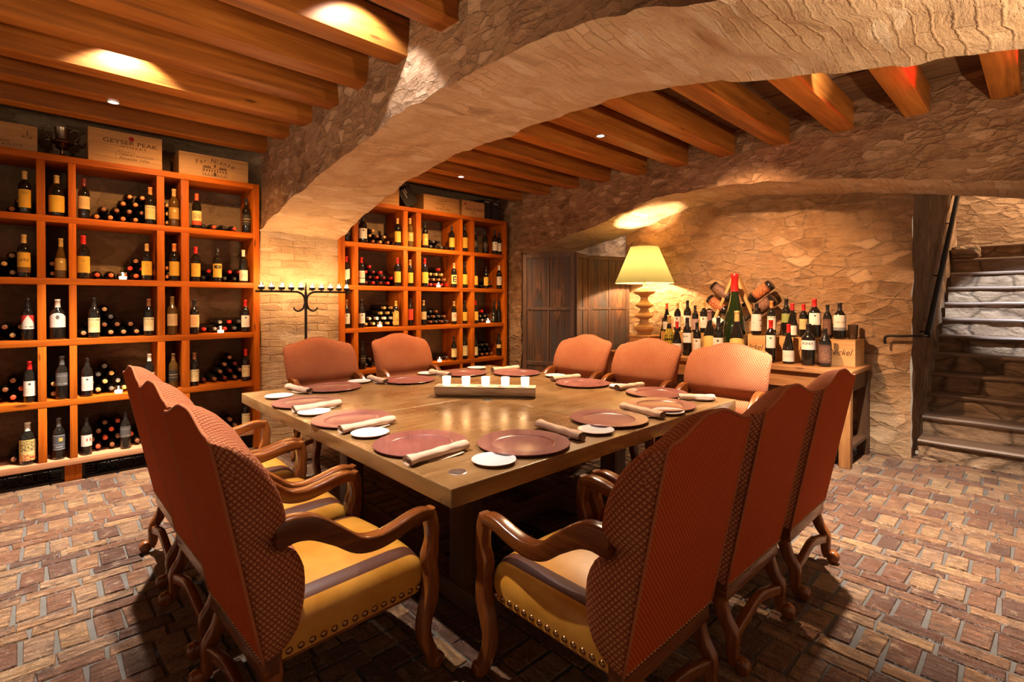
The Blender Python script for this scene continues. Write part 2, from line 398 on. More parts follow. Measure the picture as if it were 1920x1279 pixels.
def fbm(p, s=1., oct=3):
    v = 0; a = 1
    for _ in range(oct): v += a*noise.noise(Vector(p)*s); s *= 2.1; a *= .5
    return v
def lettering(text, size, mat, parent, loc, rot, shear=0., sx=1., name='lettering', bold=0.):
    cu = D.curves.new('lettering', 'FONT'); cu.body = text; cu.size = size; cu.align_x = 'CENTER'; cu.align_y = 'CENTER'
    cu.shear = shear; cu.extrude = .0006; cu.offset = bold; cu.resolution_u = 3
    t = D.objects.new('t', cu); COL.objects.link(t)
    dg = bpy.context.evaluated_depsgraph_get()
    me = D.meshes.new_from_object(t.evaluated_get(dg)); me.name = name; D.objects.remove(t); D.curves.remove(cu)
    me.materials.clear(); me.materials.append(mat)
    o = D.objects.new(name, me); COL.objects.link(o); o.parent = parent; o.location = loc; o.rotation_euler = rot; o.scale = (sx, 1, 1)
    return o

# ---------------------------------------------------------------- SETTING
X1, X1b, X2, X3 = 1.66, 2.50, 5.20, 6.05
YB = 6.02; ZB = 3.02; ZC = 3.25
def grid_wall(name, fn, us, vs, mat, label, amp=.012, seed=0., uvfn=None, flip=False):
    """fn(u,v)->point ; displaced by noise"""
    bm = bmesh.new(); uvl = bm.loops.layers.uv.verify(); G = {}
    for i, u in enumerate(us):
        for j, v in enumerate(vs):
            p = Vector(fn(u, v))
            d = Vector((fbm(p+Vector((seed,0,0)), 4.5), fbm(p+Vector((0,seed+9,0)), 4.5), fbm(p+Vector((0,0,seed+5)), 4.5)))*amp
            G[i, j] = bm.verts.new(p+d)
    for i in range(len(us)-1):
        for j in range(len(vs)-1):
            q = [(i,j),(i+1,j),(i+1,j+1),(i,j+1)]
            if flip: q = q[::-1]
            f = bm.faces.new([G[k] for k in q])
            for l, k in zip(f.loops, q): l[uvl].uv = uvfn(us[k[0]], vs[k[1]]) if uvfn else (us[k[0]], vs[k[1]])
    o = obj(name, bm, mat, None, True, uv=False); return struct(o, label, 'wall')
def lin(a, b, n): return [a+(b-a)*i/n for i in range(n+1)]

# floor of old brick pavers
def make_floor():
    bm = bmesh.new(); uvl = bm.loops.layers.uv.verify(); tone = bm.loops.layers.float.new('tone')
    x0, x1, y0, y1 = -4.2, 6.3, -2.2, 6.05
    vs = [bm.verts.new(p) for p in ((x0,y0,-.009),(x1,y0,-.009),(x1,y1,-.009),(x0,y1,-.009))]
    f = bm.faces.new(vs); f.material_index = 1
    for l in f.loops: l[uvl].uv = l.vert.co.xy
    def brick(ax0, ax1, by0, by1, along_x):
        t = random.random(); t = min(1, max(0, t*.95)); h = random.uniform(-.0035, 0.)
        j = lambda: random.uniform(-.006, .006)
        def P(a, b, z): return (a, b, z) if along_x else (b, a, z)
        c = [(ax0+j(), by0+j()), (ax1+j(), by0+j()), (ax1+j(), by1+j()), (ax0+j(), by1+j())]
        mx = (ax0+ax1)/2; my = (by0+by1)/2; e = .005
        top = [bm.verts.new(P(a+(e if a < mx else -e), b+(e if b < my else -e), h)) for a, b in c]
        bot = [bm.verts.new(P(a, b, -.012)) for a, b in c]
        ou, ov = random.random()*20, random.random()*20
        fs = [top]+[[bot[i], bot[(i+1) % 4], top[(i+1) % 4], top[i]] for i in range(4)]
        for q in fs:
            f = bm.faces.new(q if along_x else q[::-1])
            for l in f.loops:
                co = l.vert.co; u, v = (co.x, co.y) if along_x else (co.y, co.x)
                l[uvl].uv = (u+ou, v+ov); l[tone] = t
    def zone(xa, xb, ya, yb, along_x):
        A0, A1, B0, B1 = (xa, xb, ya, yb) if along_x else (ya, yb, xa, xb)
        b = B0; k = 0
        while b < B1:
            if k % 3 == 0:                      # squares made of two headers
                a = A0 + random.uniform(-.2, 0)
                while a < A1:
                    w = random.uniform(.094, .110)
                    brick(a, a+w, b, b+.196, along_x)
                    a += w+random.uniform(.007, .016)
                b += .204
            else:
                a = A0 + random.uniform(-.2, 0)
                while a < A1:
                    w = random.uniform(.2, .225); brick(a, a+w, b, b+.086, along_x); a += w+random.uniform(.004, .010)
                b += .094
            k += 1
    zone(-4.2, .98, -2.2, 6.0, True)
    zone(1.0, 6.2, -2.2, 6.0, False)
    o = obj('floor', bm, [M['paver'], M['mortar']], uv=False); struct(o, 'old brick paver floor', 'floor')
make_floor()

# stone arch carried between the two bays
profL = [(-1.6,2.2),(-.3,2.30),(.056,2.371),(.3,2.43),(.56,2.482),(.877,2.555),(1.06,2.625),(1.27,2.655),(1.666,2.70),(2.19,2.71),(2.87,2.706),(3.16,2.656),(4.06,2.531),(4.76,2.43),(5.57,2.255),(5.62,2.24)]
profR = [(-1.6,2.2),(-.3,2.30),(.056,2.371),(.3,2.43),(.56,2.482),(.877,2.552),(1.272,2.639),(1.666,2.70),(2.155,2.725),(2.665,2.729),(3.379,2.727),(3.775,2.669),(4.231,2.604),(4.761,2.473),(5.523,2.241),(5.62,2.21)]
NF, NS = 16, 18
def arch_pt(y, k):
    zl = interp(profL, y); zr = interp(profR, y); T = 3.28
    if k <= NF: t = k/NF; return (X1, y, T+(zl-T)*t)
    if k <= NF+NS: t = (k-NF)/NS; return (X1+(X1b-X1)*t, y, zl+(zr-zl)*t)
    t = (k-NF-NS)/NF; return (X1b, y, zr+(T-zr)*t)
ysA = lin(-1.3, 5.62, 140)
arc = {}
s = 0; pv = None
for y in ysA:
    z = interp(profR, y)
    if pv: s += math.hypot(y-pv[0], z-pv[1])
    arc[y] = s; pv = (y, z)
def arch_uv(k, y):
    p = arch_pt(y, k)
    return (p[0], arc[y]) if NF < k < NF+NS or k in (NF, NF+NS) else (y, p[2])
def make_arch():
    def part(name, ks, mat, label, uvf, amp):
        grid_wall(name, lambda k, y: arch_pt(y, k), ks, ysA, mat, label, amp, 2.2, uvf)
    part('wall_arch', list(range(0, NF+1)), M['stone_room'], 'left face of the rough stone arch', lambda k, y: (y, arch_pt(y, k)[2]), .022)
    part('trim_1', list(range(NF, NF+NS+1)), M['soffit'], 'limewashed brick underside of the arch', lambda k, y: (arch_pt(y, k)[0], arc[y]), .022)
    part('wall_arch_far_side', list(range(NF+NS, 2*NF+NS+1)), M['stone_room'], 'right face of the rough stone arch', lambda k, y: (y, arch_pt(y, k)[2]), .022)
make_arch()
# pier under the arch between the two racks
grid_wall('wall_pier', lambda x, z: (x, 5.60, z), lin(X1-.01, X1b+.01, 18), lin(0, 2.36, 48), M['pier'], 'limewashed brick pier between the wine racks', .018, 4.)
# back wall behind the racks
grid_wall('wall_back', lambda x, z: (x, YB, z), lin(-4.2, 5.3, 100), lin(0, 3.3, 34), M['stone_back'], 'rough stone wall behind the wine racks', .008, 1.)
# right wall with the wide shallow arch over the alcove
profA = [(-1.2,2.1),(-.3,2.27),(.111,2.376),(.619,2.478),(1.2,2.591),(1.915,2.693),(2.492,2.731),(3.107,2.704),(3.492,2.607),(4.01,2.475),(4.6,2.36),(5.30,2.235),(5.36,2.22)]
ysR = lin(-1.2, 5.36, 120)
arcA = {}; s = 0; pv = None
for y in ysR:
    z = interp(profA, y)
    if pv: s += math.hypot(y-pv[0], z-pv[1])
    arcA[y] = s; pv = (y, z)
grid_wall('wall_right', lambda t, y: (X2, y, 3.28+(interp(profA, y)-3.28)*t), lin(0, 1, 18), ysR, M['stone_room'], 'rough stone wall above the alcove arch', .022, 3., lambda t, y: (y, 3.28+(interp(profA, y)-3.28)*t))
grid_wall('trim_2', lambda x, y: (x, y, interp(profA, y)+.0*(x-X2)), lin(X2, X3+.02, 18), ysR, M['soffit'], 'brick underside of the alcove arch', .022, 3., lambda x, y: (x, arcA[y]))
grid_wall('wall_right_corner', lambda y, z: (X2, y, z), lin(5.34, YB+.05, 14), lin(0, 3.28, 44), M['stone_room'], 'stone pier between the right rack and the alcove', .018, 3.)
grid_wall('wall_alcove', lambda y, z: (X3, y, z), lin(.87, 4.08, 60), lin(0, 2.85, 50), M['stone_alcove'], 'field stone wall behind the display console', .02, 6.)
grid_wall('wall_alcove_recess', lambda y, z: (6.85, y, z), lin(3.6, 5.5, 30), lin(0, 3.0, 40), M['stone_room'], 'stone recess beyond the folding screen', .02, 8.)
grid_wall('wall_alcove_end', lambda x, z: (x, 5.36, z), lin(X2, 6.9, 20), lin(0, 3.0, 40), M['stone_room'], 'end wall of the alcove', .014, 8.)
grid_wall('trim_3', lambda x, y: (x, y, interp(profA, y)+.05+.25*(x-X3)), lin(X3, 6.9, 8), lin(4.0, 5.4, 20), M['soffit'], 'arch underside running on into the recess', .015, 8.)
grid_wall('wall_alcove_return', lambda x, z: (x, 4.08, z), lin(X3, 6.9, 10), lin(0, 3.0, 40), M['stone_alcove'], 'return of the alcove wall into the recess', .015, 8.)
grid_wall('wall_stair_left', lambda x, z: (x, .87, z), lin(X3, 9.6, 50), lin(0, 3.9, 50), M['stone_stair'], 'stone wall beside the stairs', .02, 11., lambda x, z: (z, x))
grid_wall('wall_stair_far', lambda y, z: (9.45, y, z), lin(-1.2, .9, 30), lin(0, 4.3, 50), M['stone_stair'], 'stone wall at the head of the stairs', .02, 13.)
grid_wall('wall_stair_right', lambda x, z: (x, -1.15, z), lin(X3, 9.4, 30), lin(0, 4.3, 40), M['stone_stair'], 'right wall of the stairs', .02, 12.)
# ceiling planks
def make_ceiling():
    bm = bmesh.new(); uvl = bm.loops.layers.uv.verify()
    for (xa, xb) in ((-4.2, X1+.05), (X1b-.05, X2+.05)):
        x = xa
        while x < xb-.001:
            w = min(.19, xb-x); z = ZC+random.uniform(0, .006); ou = random.random()*9
            vs = [bm.verts.new(p) for p in ((x+.003,-1.6,z),(x+w-.003,-1.6,z),(x+w-.003,YB,z),(x+.003,YB,z))]
            f = bm.faces.new(vs[::-1])
            for l in f.loops: l[uvl].uv = (l.vert.co.y+ou, l.vert.co.x)
            x += w
        vs = [bm.verts.new(p) for p in ((xa,-1.6,ZC+.03),(xb,-1.6,ZC+.03),(xb,YB,ZC+.03),(xa,YB,ZC+.03))]
        bm.faces.new(vs[::-1])
    o = obj('ceiling', bm, M['plank'], uv=False); struct(o, 'dark plank ceiling above the beams', 'ceiling')
make_ceiling()
ORD = ['first','second','third','fourth','fifth','sixth','seventh','eighth','ninth','tenth','eleventh','twelfth','thirteenth']
beamY = [.13+.515*k for k in range(-2, 11)]
def make_beams():
    def beam_mesh(x0, x1):
        bm = B(x0, x1, 0, .16, ZB, ZC-.001, .008)
        for e in range(3): pass
        return bm
    for side, (x0, x1), n0 in (('left', (-4.2, X1+.02), 'in the left bay, %s out from the left wine rack'), ('right', (X1b-.02, X2+.02), 'in the right bay, %s out from the right wine rack')):
        for k, y in enumerate(reversed(beamY)):
            bm = beam_mesh(x0, x1)
            o = obj('ceiling_beam', bm, M['beam'], None, True, 0, angle=40); o.location = (0, y + (.05 if k == 0 else 0), random.uniform(-.006, .006))
            tag(o, 'orange-brown timber ceiling beam ' + n0 % ORD[k], 'beam', 'ceiling beams')
make_beams()

# ---------------------------------------------------------------- STAIRS
def make_stairs():
    root = thing('stone_staircase', 'worn stone stairs with dark treads rising behind the right end of the console', 'stairs', (6.13, -.14, 0))
    r = .1875; run = .262
    for i in range(12):
        bm = bmesh.new(); nx = 1; ny = 26
        for z0, z1 in ((r*i, r*(i+1)-.035),):
            G = {}
            for a in range(ny+1):
                for b in range(6):
                    y = -.97+1.94*a/ny; z = z0+(z1-z0)*b/5
                    G[a, b] = bm.verts.new((run*i+.02+.016*fbm((i*3.1, y*5, z*9), 1), y, z))
            for a in range(ny):
                for b in range(5): bm.faces.new((G[a,b], G[a,b+1], G[a+1,b+1], G[a+1,b]))
        obj('riser', bm, M['step'], root, True, 1)
        box_ = bmesh.new()
        G = {}
        for a in range(ny+1):
            y = -.97+1.94*a/ny; w = .010*fbm((i*7.7, y*3, 0), 1); zz = .006*fbm((i*5., y*2, 3), 1)
            for b, (x, z) in enumerate(((.05, -.035), (-.012, -.034), (-.020, -.018), (-.012, -.002), (run+.06, 0.), (run+.06, -.035))):
                G[a, b] = box_.verts.new((run*i+x+(w if b in (1,2,3) else 0), y, r*(i+1)+z+zz))
        for a in range(ny):
            for b in range(5): box_.faces.new((G[a,b], G[a,b+1], G[a+1,b+1], G[a+1,b]))
        obj('tread', box_, M['tread'], root, True, 1, angle=50)
    bm = B(2.6, 2.9, .72, 1.0, r*11, r*11+.17, .05, seg=3); obj('stone_block', bm, M['step'], root, True)
make_stairs()
def make_handrail():
    root = thing('stair_handrail', 'dark iron handrail sloping up the left side of the stone stairs', 'handrail', (6.42, .80, 1.17))
    bm = bmesh.new(); sweep(bm, [Vector((0,0,0)), Vector((.05,0,.035)), Vector((3.1,0,2.25))], lambda i, n: rrect(.022, .03, .008), Vector((0,1,0))); obj('rail', bm, M['iron'], root, True, angle=50)
    for t in (.12, .95, 1.9):
        bm = bmesh.new(); tube(bm, [(t, .0, t*.725-.02), (t, .03, t*.725-.06), (t, .085, t*.725-.06)], .008); obj('bracket', bm, M['iron'], root, True)
    bm = bmesh.new(); tube(bm, smooth_pts([(.06,.0,-.005),(-.2,.0,.0),(-.36,.0,.01),(-.435,.04,.01),(-.455,.14,.005),(-.455,.245,.0),(-.455,.265,-.03),(-.455,.262,-.075)]), .012); obj('end_hook', bm, M['iron'], root, True)
make_handrail()

# ---------------------------------------------------------------- WINE RACKS
ROWZ = [2.653, 2.153, 1.643, 1.138, .638, .140]; TH = .053
def make_rack(name, label, x0, posts, xe, yf=5.55):
    root = thing(name, label, 'wine rack', (x0, yf, 0)); d = YB-.03-yf
    for k, z in enumerate(ROWZ):
        bm = B(0, xe-x0, 0 if k else -.012, d, z, z+TH, .004)
        obj('shelf_board', bm, M['rack_worn'] if k == 5 else M['rack'], root, True, 0, angle=40)
    zz = ROWZ
    for a, b in posts:
        for k in range(5):
            bm = B(a-x0, b-x0, .002, d, zz[k+1]+TH, zz[k], .003); obj('upright', bm, M['rack'], root, True, 2, angle=40)
    bm = B(xe-x0-.003, xe-x0+.055, -.008, d, 0, zz[0]+TH, .004); obj('end_panel', bm, M['rack'], root, True, 2, angle=40)
    bm = B(-.055, .003, -.008, d, 0, zz[0]+TH, .004); obj('end_panel', bm, M['rack'], root, True, 2, angle=40)
    # plinth: wood blocks with cast iron grilles between
    L = xe-x0; n = max(2, round(L/.66)); w = L/n
    for i in range(n):
        bm = B(i*w, i*w+.11, .045, .08, 0, zz[5]); obj('plinth_block', bm, M['rack'], root, False, 2)
        g0, g1 = i*w+.11, (i+1)*w; bm = bmesh.new(); z1 = zz[5]
        box(bm, g0, g1, .05, .06, 0, .014); box(bm, g0, g1, .05, .06, z1-.014, z1); box(bm, g0, g0+.02, .05, .06, 0, z1); box(bm, g1-.02, g1, .05, .06, 0, z1)
        for q in (.02, .045, .07, .095): 
            box(bm, g0+.02, g0+.085, .05, .058, q+.008, q+.016); box(bm, g1-.085, g1-.02, .05, .058, q+.008, q+.016)
        m = 5; cw = (g1-g0-.18)/m
        for j in range(m):
            cx = g0+.09+cw*(j+.5); cz = z1/2
            for ang in (PI/4, -PI/4):
                dx, dz = math.cos(ang)*.06, math.sin(ang)*.06
                tube(bm, [(cx-dx, .055, cz-dz), (cx+dx, .055, cz+dz)], .0045, 4, up=Vector((0,1,0)))
            pts = [(cx+.028*math.cos(t), .055, cz+.028*math.sin(t)) for t in lin(0, 2*PI, 12)]
            tube(bm, pts, .0045, 4, up=Vector((0,1,0)))
        obj('iron_grille', bm, M['iron'], root)
    return root
LP = [(-.033,.02),(.16,.208),(.765,.822),(.951,1.015)]
RP = [(2.667,2.72),(3.33,3.392),(3.518,3.59),(4.223,4.27),(4.412,4.479)]
make_rack('wine_rack', 'orange timber wine rack left of the brick pier, filled with bottles', -.60, LP, 1.577)
make_rack('wine_rack', 'orange timber wine rack right of the brick pier, next to the folding screen', 2.55, RP, 5.045)
rk = [o for o in D.objects if o.name.startswith('wine_rack')]
for o in rk: o['group'] = 'timber wine racks'

# ---------------------------------------------------------------- BOTTLES
PROF = {
 'bx': [(0,.004),(.026,.0),(.036,.003),(.0385,.012),(.0385,.205),(.037,.222),(.030,.242),(.020,.258),(.0155,.272),(.0145,.318),(.0165,.320),(.0165,.333),(.0145,.335),(0,.335)],
 'mg': [(0,.004),(.036,.0),(.047,.003),(.050,.014),(.050,.200),(.048,.218),(.038,.240),(.024,.258),(.0175,.272),(.016,.318),(.018,.320),(.018,.333),(.016,.335),(0,.335)],
 'sl': [(0,.004),(.030,.0),(.038,.003),(.040,.012),(.039,.14),(.034,.178),(.026,.215),(.018,.250),(.0150,.275),(.0145,.318),(.0165,.320),(.0165,.333),(.0145,.335),(0,.335)],
 'bu': [(0,.004),(.034,.0),(.043,.003),(.045,.012),(.045,.125),(.041,.155),(.030,.195),(.020,.232),(.0160,.262),(.0145,.318),(.0168,.320),(.0168,.333),(.0145,.335),(0,.335)],
}
PROF['bx'] = [(r, z) for r, z in PROF['bx']]
CAPC = {'tan':(.50,.30,.11),'darkred':(.12,.01,.008),'orange':(.62,.20,.05),'redorange':(.62,.09,.03),'black':(.016,.013,.012),'gold':(.45,.28,.08),'red':(.50,.012,.010),'white':(.70,.62,.50),'brown':(.24,.09,.035),'amber':(.20,.11,.03),'grey':(.085,.08,.078),'yellow':(.62,.40,.07),'mauve':(.18,.08,.07)}
CAPM = {k: flat('capsule_foil_'+k, c, .35, .5) for k, c in CAPC.items()}
CAPW = {'tan':'tan','darkred':'dark red','orange':'orange','redorange':'orange-red','black':'black','gold':'gold','red':'bright red','white':'white','brown':'brown','amber':'amber','grey':'grey','yellow':'yellow','mauve':'mauve'}
def labmat(name, base, marks=(), lines=None):
    a = Mat('label_paper_'+name, .6, .3); u, v, _ = a.sep(a.uv()); c = base
    if lines:
        v0, v1, cnt, lc = lines
        ph = a.math('FRACT', a.math('MULTIPLY', v, cnt))
        on = a.math('MULTIPLY', a.math('GREATER_THAN', ph, .62), a.math('MULTIPLY', a.math('GREATER_THAN', v, v0), a.math('LESS_THAN', v, v1)))
        on = a.math('MULTIPLY', on, a.math('MULTIPLY', a.math('GREATER_THAN', u, .2), a.math('LESS_THAN', u, .8)))
        on = a.math('MULTIPLY', on, a.rng(a.noise(a.mapp(a.uv(), (60, 4, 1)), 1, 2), .42, .48, 0, .75))
        c = a.mix(on, c, lc)
    for (u0, u1, v0, v1, mc, kind) in marks:
        if kind == 'disc':
            du = a.math('DIVIDE', a.math('SUBTRACT', u, (u0+u1)/2), (u1-u0)/2); dv = a.math('DIVIDE', a.math('SUBTRACT', v, (v0+v1)/2), (v1-v0)/2)
            on = a.math('LESS_THAN', a.math('ADD', a.math('MULTIPLY', du, du), a.math('MULTIPLY', dv, dv)), 1.)
        elif kind == 'tri':
            t = a.math('DIVIDE', a.math('SUBTRACT', v, v0), v1-v0)
            w = a.math('MULTIPLY', a.math('ABSOLUTE', a.math('SUBTRACT', u, .5)), 1/((u1-u0)/2))
            on = a.math('MULTIPLY', a.math('GREATER_THAN', w, a.math('SUBTRACT', 1., t)), a.math('MULTIPLY', a.math('GREATER_THAN', t, 0.), a.math('LESS_THAN', t, 1.)))
        else:
            on = a.math('MULTIPLY', a.math('MULTIPLY', a.math('GREATER_THAN', u, u0), a.math('LESS_THAN', u, u1)), a.math('MULTIPLY', a.math('GREATER_THAN', v, v0), a.math('LESS_THAN', v, v1)))
            if kind == 'sketch': on = a.math('MULTIPLY', on, a.rng(a.noise(a.mapp(a.uv(), (14, 10, 1)), 1, 4, .7), .46, .54, 0, 1))
        c = a.mix(on, c, mc)
    a.col(c); return a.m
YEL = (.62,.33,.028); CRM = (.68,.53,.27); WHT = (.68,.60,.50); INK = (.10,.06,.03)
# style: words, (z0,z1 as share of bottle height), arc in degrees, material, shaped top
LAB = {
 'tallyellow': ('tall yellow', (.14,.56), 130, labmat('tall_yellow', YEL, [(.3,.75,.72,.94,(.42,.24,.03),'box')])),
 'bigyellow': ('large yellow', (.10,.50), 150, labmat('large_yellow', (.64,.37,.035), (), (.6,.95,10,(.45,.26,.03)))),
 'tan': ('tan', (.24,.55), 140, labmat('tan', (.60,.40,.17), (), (.2,.8,9,(.3,.18,.07)))),
 'cream': ('cream', (.14,.50), 150, labmat('cream', CRM, [(.12,.88,.8,.92,(.12,.10,.04),'sketch'),(.15,.7,.35,.72,(.5,.38,.12),'sketch')])),
 'goldbrown': ('gold-brown', (.20,.50), 160, labmat('gold_brown', (.38,.22,.045), [(.45,.62,.6,.8,(.62,.50,.24),'disc')])),
 'creamred': ('red-banded picture label', (.10,.50), 150, labmat('cream_red', (.70,.56,.22), [(0,1,0,.30,(.55,.07,.02),'box'),(.15,.85,.45,.8,(.22,.17,.05),'sketch')])),
 'dark': ('near-black', (.22,.52), 150, labmat('near_black', (.030,.022,.016), [(.1,.9,.55,.62,(.32,.20,.09),'box'),(.1,.9,.3,.36,(.2,.12,.05),'box')])),
 'yellowband': ('brown-banded yellow label', (.12,.58), 150, labmat('yellow_band', (.60,.32,.035), [(0,1,0,.26,(.13,.055,.015),'box'),(.2,.8,.55,.7,(.11,.06,.02),'sketch')])),
 'yellow': ('plain yellow', (.14,.52), 150, labmat('yellow', (.62,.35,.036), [(.35,.62,.62,.8,(.5,.3,.05),'disc')], (.15,.5,8,(.45,.28,.05)))),
 'yellowblack': ('black-emblem yellow label', (.14,.54), 150, labmat('yellow_black', (.58,.33,.045), [(.2,.85,.65,.88,(.03,.02,.015),'box'),(.4,.7,.74,.80,(.6,.45,.15),'disc')])),
 'lowwhite': ('low whitish', (.06,.38), 150, labmat('low_white', (.62,.52,.38), [(.2,.8,.3,.7,(.35,.27,.18),'sketch')])),
 'redwhite': ('white and red', (.27,.60), 150, labmat('white_red', WHT, [(0,1,.25,1.,(.55,.03,.02),'tri'),(.3,.85,.12,.2,INK,'sketch')])),
 'archwhite': ('arched white', (.30,.56), 150, labmat('arched_white', (.64,.57,.50), [(.4,.58,.55,.85,(.12,.1,.08),'disc')])),
 'peach': ('peach', (.20,.56), 150, labmat('peach', (.72,.46,.21), [(.25,.75,.2,.85,(.66,.33,.11),'sketch')])),
 'white': ('plain white', (.16,.52), 150, labmat('white', WHT, [(.4,.58,.72,.88,(.10,.08,.07),'disc')], (.2,.55,8,(.35,.28,.22)))),
 'white2': ('white double', (.10,.52), 150, labmat('white_double', (.66,.56,.42), [(0,1,.36,.42,(.02,.015,.01),'box'),(.2,.8,.5,.9,(.4,.3,.18),'sketch')])),
 'darkgrey': ('dark grey', (.32,.62), 160, labmat('dark_grey', (.085,.075,.068), [(.08,.92,.7,.8,(.22,.19,.17),'sketch'),(.2,.85,.1,.2,(.25,.22,.20),'sketch')])),
 'greygold': ('gold-square slate label', (.24,.60), 150, labmat('grey_gold', (.075,.075,.08), [(.5,.75,.58,.8,(.62,.36,.07),'box'),(.1,.9,.34,.36,(.4,.4,.4),'box'),(.3,.75,.18,.23,(.4,.4,.4),'box'),(.04,.96,.95,.98,(.4,.4,.4),'box'),(.04,.96,.02,.05,(.4,.4,.4),'box')])),
 'white14': ('red-marked white label', (.24,.54), 150, labmat('white_red_marks', WHT, [(.48,.56,.45,.70,(.55,.02,.02),'box'),(.72,.80,.45,.70,(.55,.02,.02),'box')])),
 'art': ('yellow and red picture', (.10,.60), 160, labmat('picture', (.62,.44,.13), [(.15,.85,.45,.95,(.14,.10,.06),'sketch'),(0,1,0,.34,(.42,.05,.03),'sketch'),(.3,.8,.3,.45,(.66,.5,.28),'sketch')])),
 'orange': ('orange', (.12,.55), 150, labmat('orange', (.66,.20,.03), [(.4,.7,.4,.6,(.72,.45,.1),'disc')])),
 'slantwhite': ('slanting white', (.16,.50), 160, labmat('slant_white', (.66,.58,.46))),
 'yellowE': ('yellow capital-letter label', (.16,.52), 150, labmat('yellow_capital', (.68,.50,.16), [(.25,.75,.2,.85,(.03,.02,.015),'box'),(.42,.68,.30,.44,(.68,.5,.16),'box'),(.42,.68,.56,.70,(.68,.5,.16),'box')])),
 'archgold': ('arched gold', (.06,.52), 160, labmat('arched_gold', (.50,.33,.08), [(.2,.8,.3,.4,(.2,.12,.03),'sketch'),(.35,.65,.55,.8,(.62,.45,.14),'disc')])),
 'redlabel': ('red', (.22,.62), 150, labmat('red', (.60,.05,.02))),
 'tanlow': ('narrow tan', (.36,.52), 150, labmat('narrow_tan', (.58,.38,.14))),
 'whitelow': ('low white', (.06,.34), 150, labmat('white_low', (.74,.68,.60), (), (.4,.7,9,(.4,.32,.25)))),
 'whitedash': ('dark-dash white label', (.34,.60), 150, labmat('white_dash', (.76,.70,.62), [(.12,.6,.55,.72,(.05,.05,.10),'sketch')])),
 'whiteword': ('black-word white label', (.38,.60), 160, labmat('white_word', (.76,.71,.64), [(.12,.7,.55,.78,(.03,.025,.03),'sketch')])),
 'whitesmall': ('small white', (.34,.64), 110, labmat('small_white', (.74,.68,.62), [(.4,.6,.72,.84,(.05,.04,.04),'disc')])),
 'whitedraw': ('orange-drawing white label', (.18,.56), 130, labmat('white_drawing', (.74,.66,.56), [(.05,.95,.84,.97,(.05,.04,.04),'sketch'),(.2,.75,.35,.75,(.62,.3,.12),'sketch')])),
 'mauve': ('mauve', (.10,.50), 150, labmat('mauve', (.36,.24,.22))),
 'bigwhite': ('large pinkish white', (.14,.66), 160, labmat('large_white', (.66,.52,.46), [(.72,.86,.6,.66,INK,'box'),(.78,.88,.26,.36,INK,'box'),(.2,.4,.46,.5,(.4,.3,.25),'box')])),
 'shield': ('gold shield-shaped', (.05,.42), 175, labmat('gold_shield', (.60,.42,.12), [(.25,.8,.2,.3,(.3,.2,.05),'sketch')])),
 'green': ('pale green', (.36,.60), 150, labmat('pale_green', (.24,.27,.07))),
 'whiteband': ('grey-banded white label', (.24,.66), 160, labmat('white_band', (.72,.62,.52), [(0,1,0,.20,(.22,.23,.23),'box'),(.2,.8,.5,.58,(.35,.28,.22),'sketch')])),
 'artdark': ('dark picture', (.10,.58), 170, labmat('dark_picture', (.10,.045,.030), [(.25,.75,.2,.5,(.50,.20,.05),'sketch'),(.1,.9,.1,.9,(.20,.10,.06),'sketch')])),
 'artred': ('orange picture label', (.10,.55), 170, labmat('orange_picture', (.16,.05,.02), [(.1,.9,.1,.9,(.58,.16,.05),'sketch')])),
 'lace': ('gold lace', (.02,.66), 359, None),
}
LAB['redwhite2'] = ('red-splash white label', (.14,.52), 150, labmat('white_red_splash', (.66,.54,.36), [(.35,.75,.4,.85,(.55,.08,.03),'sketch')]))
def lacem():
    a = Mat('gold_lace_wrap', .3, .5); w = a.n('ShaderNodeTexWave'); uv = a.mapp(a.uv(), (5, 6, 1)); a.put(w.inputs['Vector'], uv)
    w.inputs['Scale'].default_value = 1.6; w.inputs['Distortion'].default_value = 9.; w.inputs['Detail'].default_value = 1.5; w.inputs['Detail Scale'].default_value = 1.4
    a.col(a.mix(a.rng(w.outputs['Fac'], .35, .5, 0, 1, True), (.075,.055,.004), (.62,.46,.02))); a.bump(w.outputs['Fac'], .5, .004); return a.m
LAB['lace'] = ('gold lace', (.02,.66), 359, lacem())
def scaled(prof, h, rk=1.): k = h/.335; return [(r*k*rk, z*k) for r, z in prof]
def prof_r(prof, z):
    zs = sorted([(b, a) for a, b in prof if a > .001]); return interp(zs, z)
_meshcache = {}
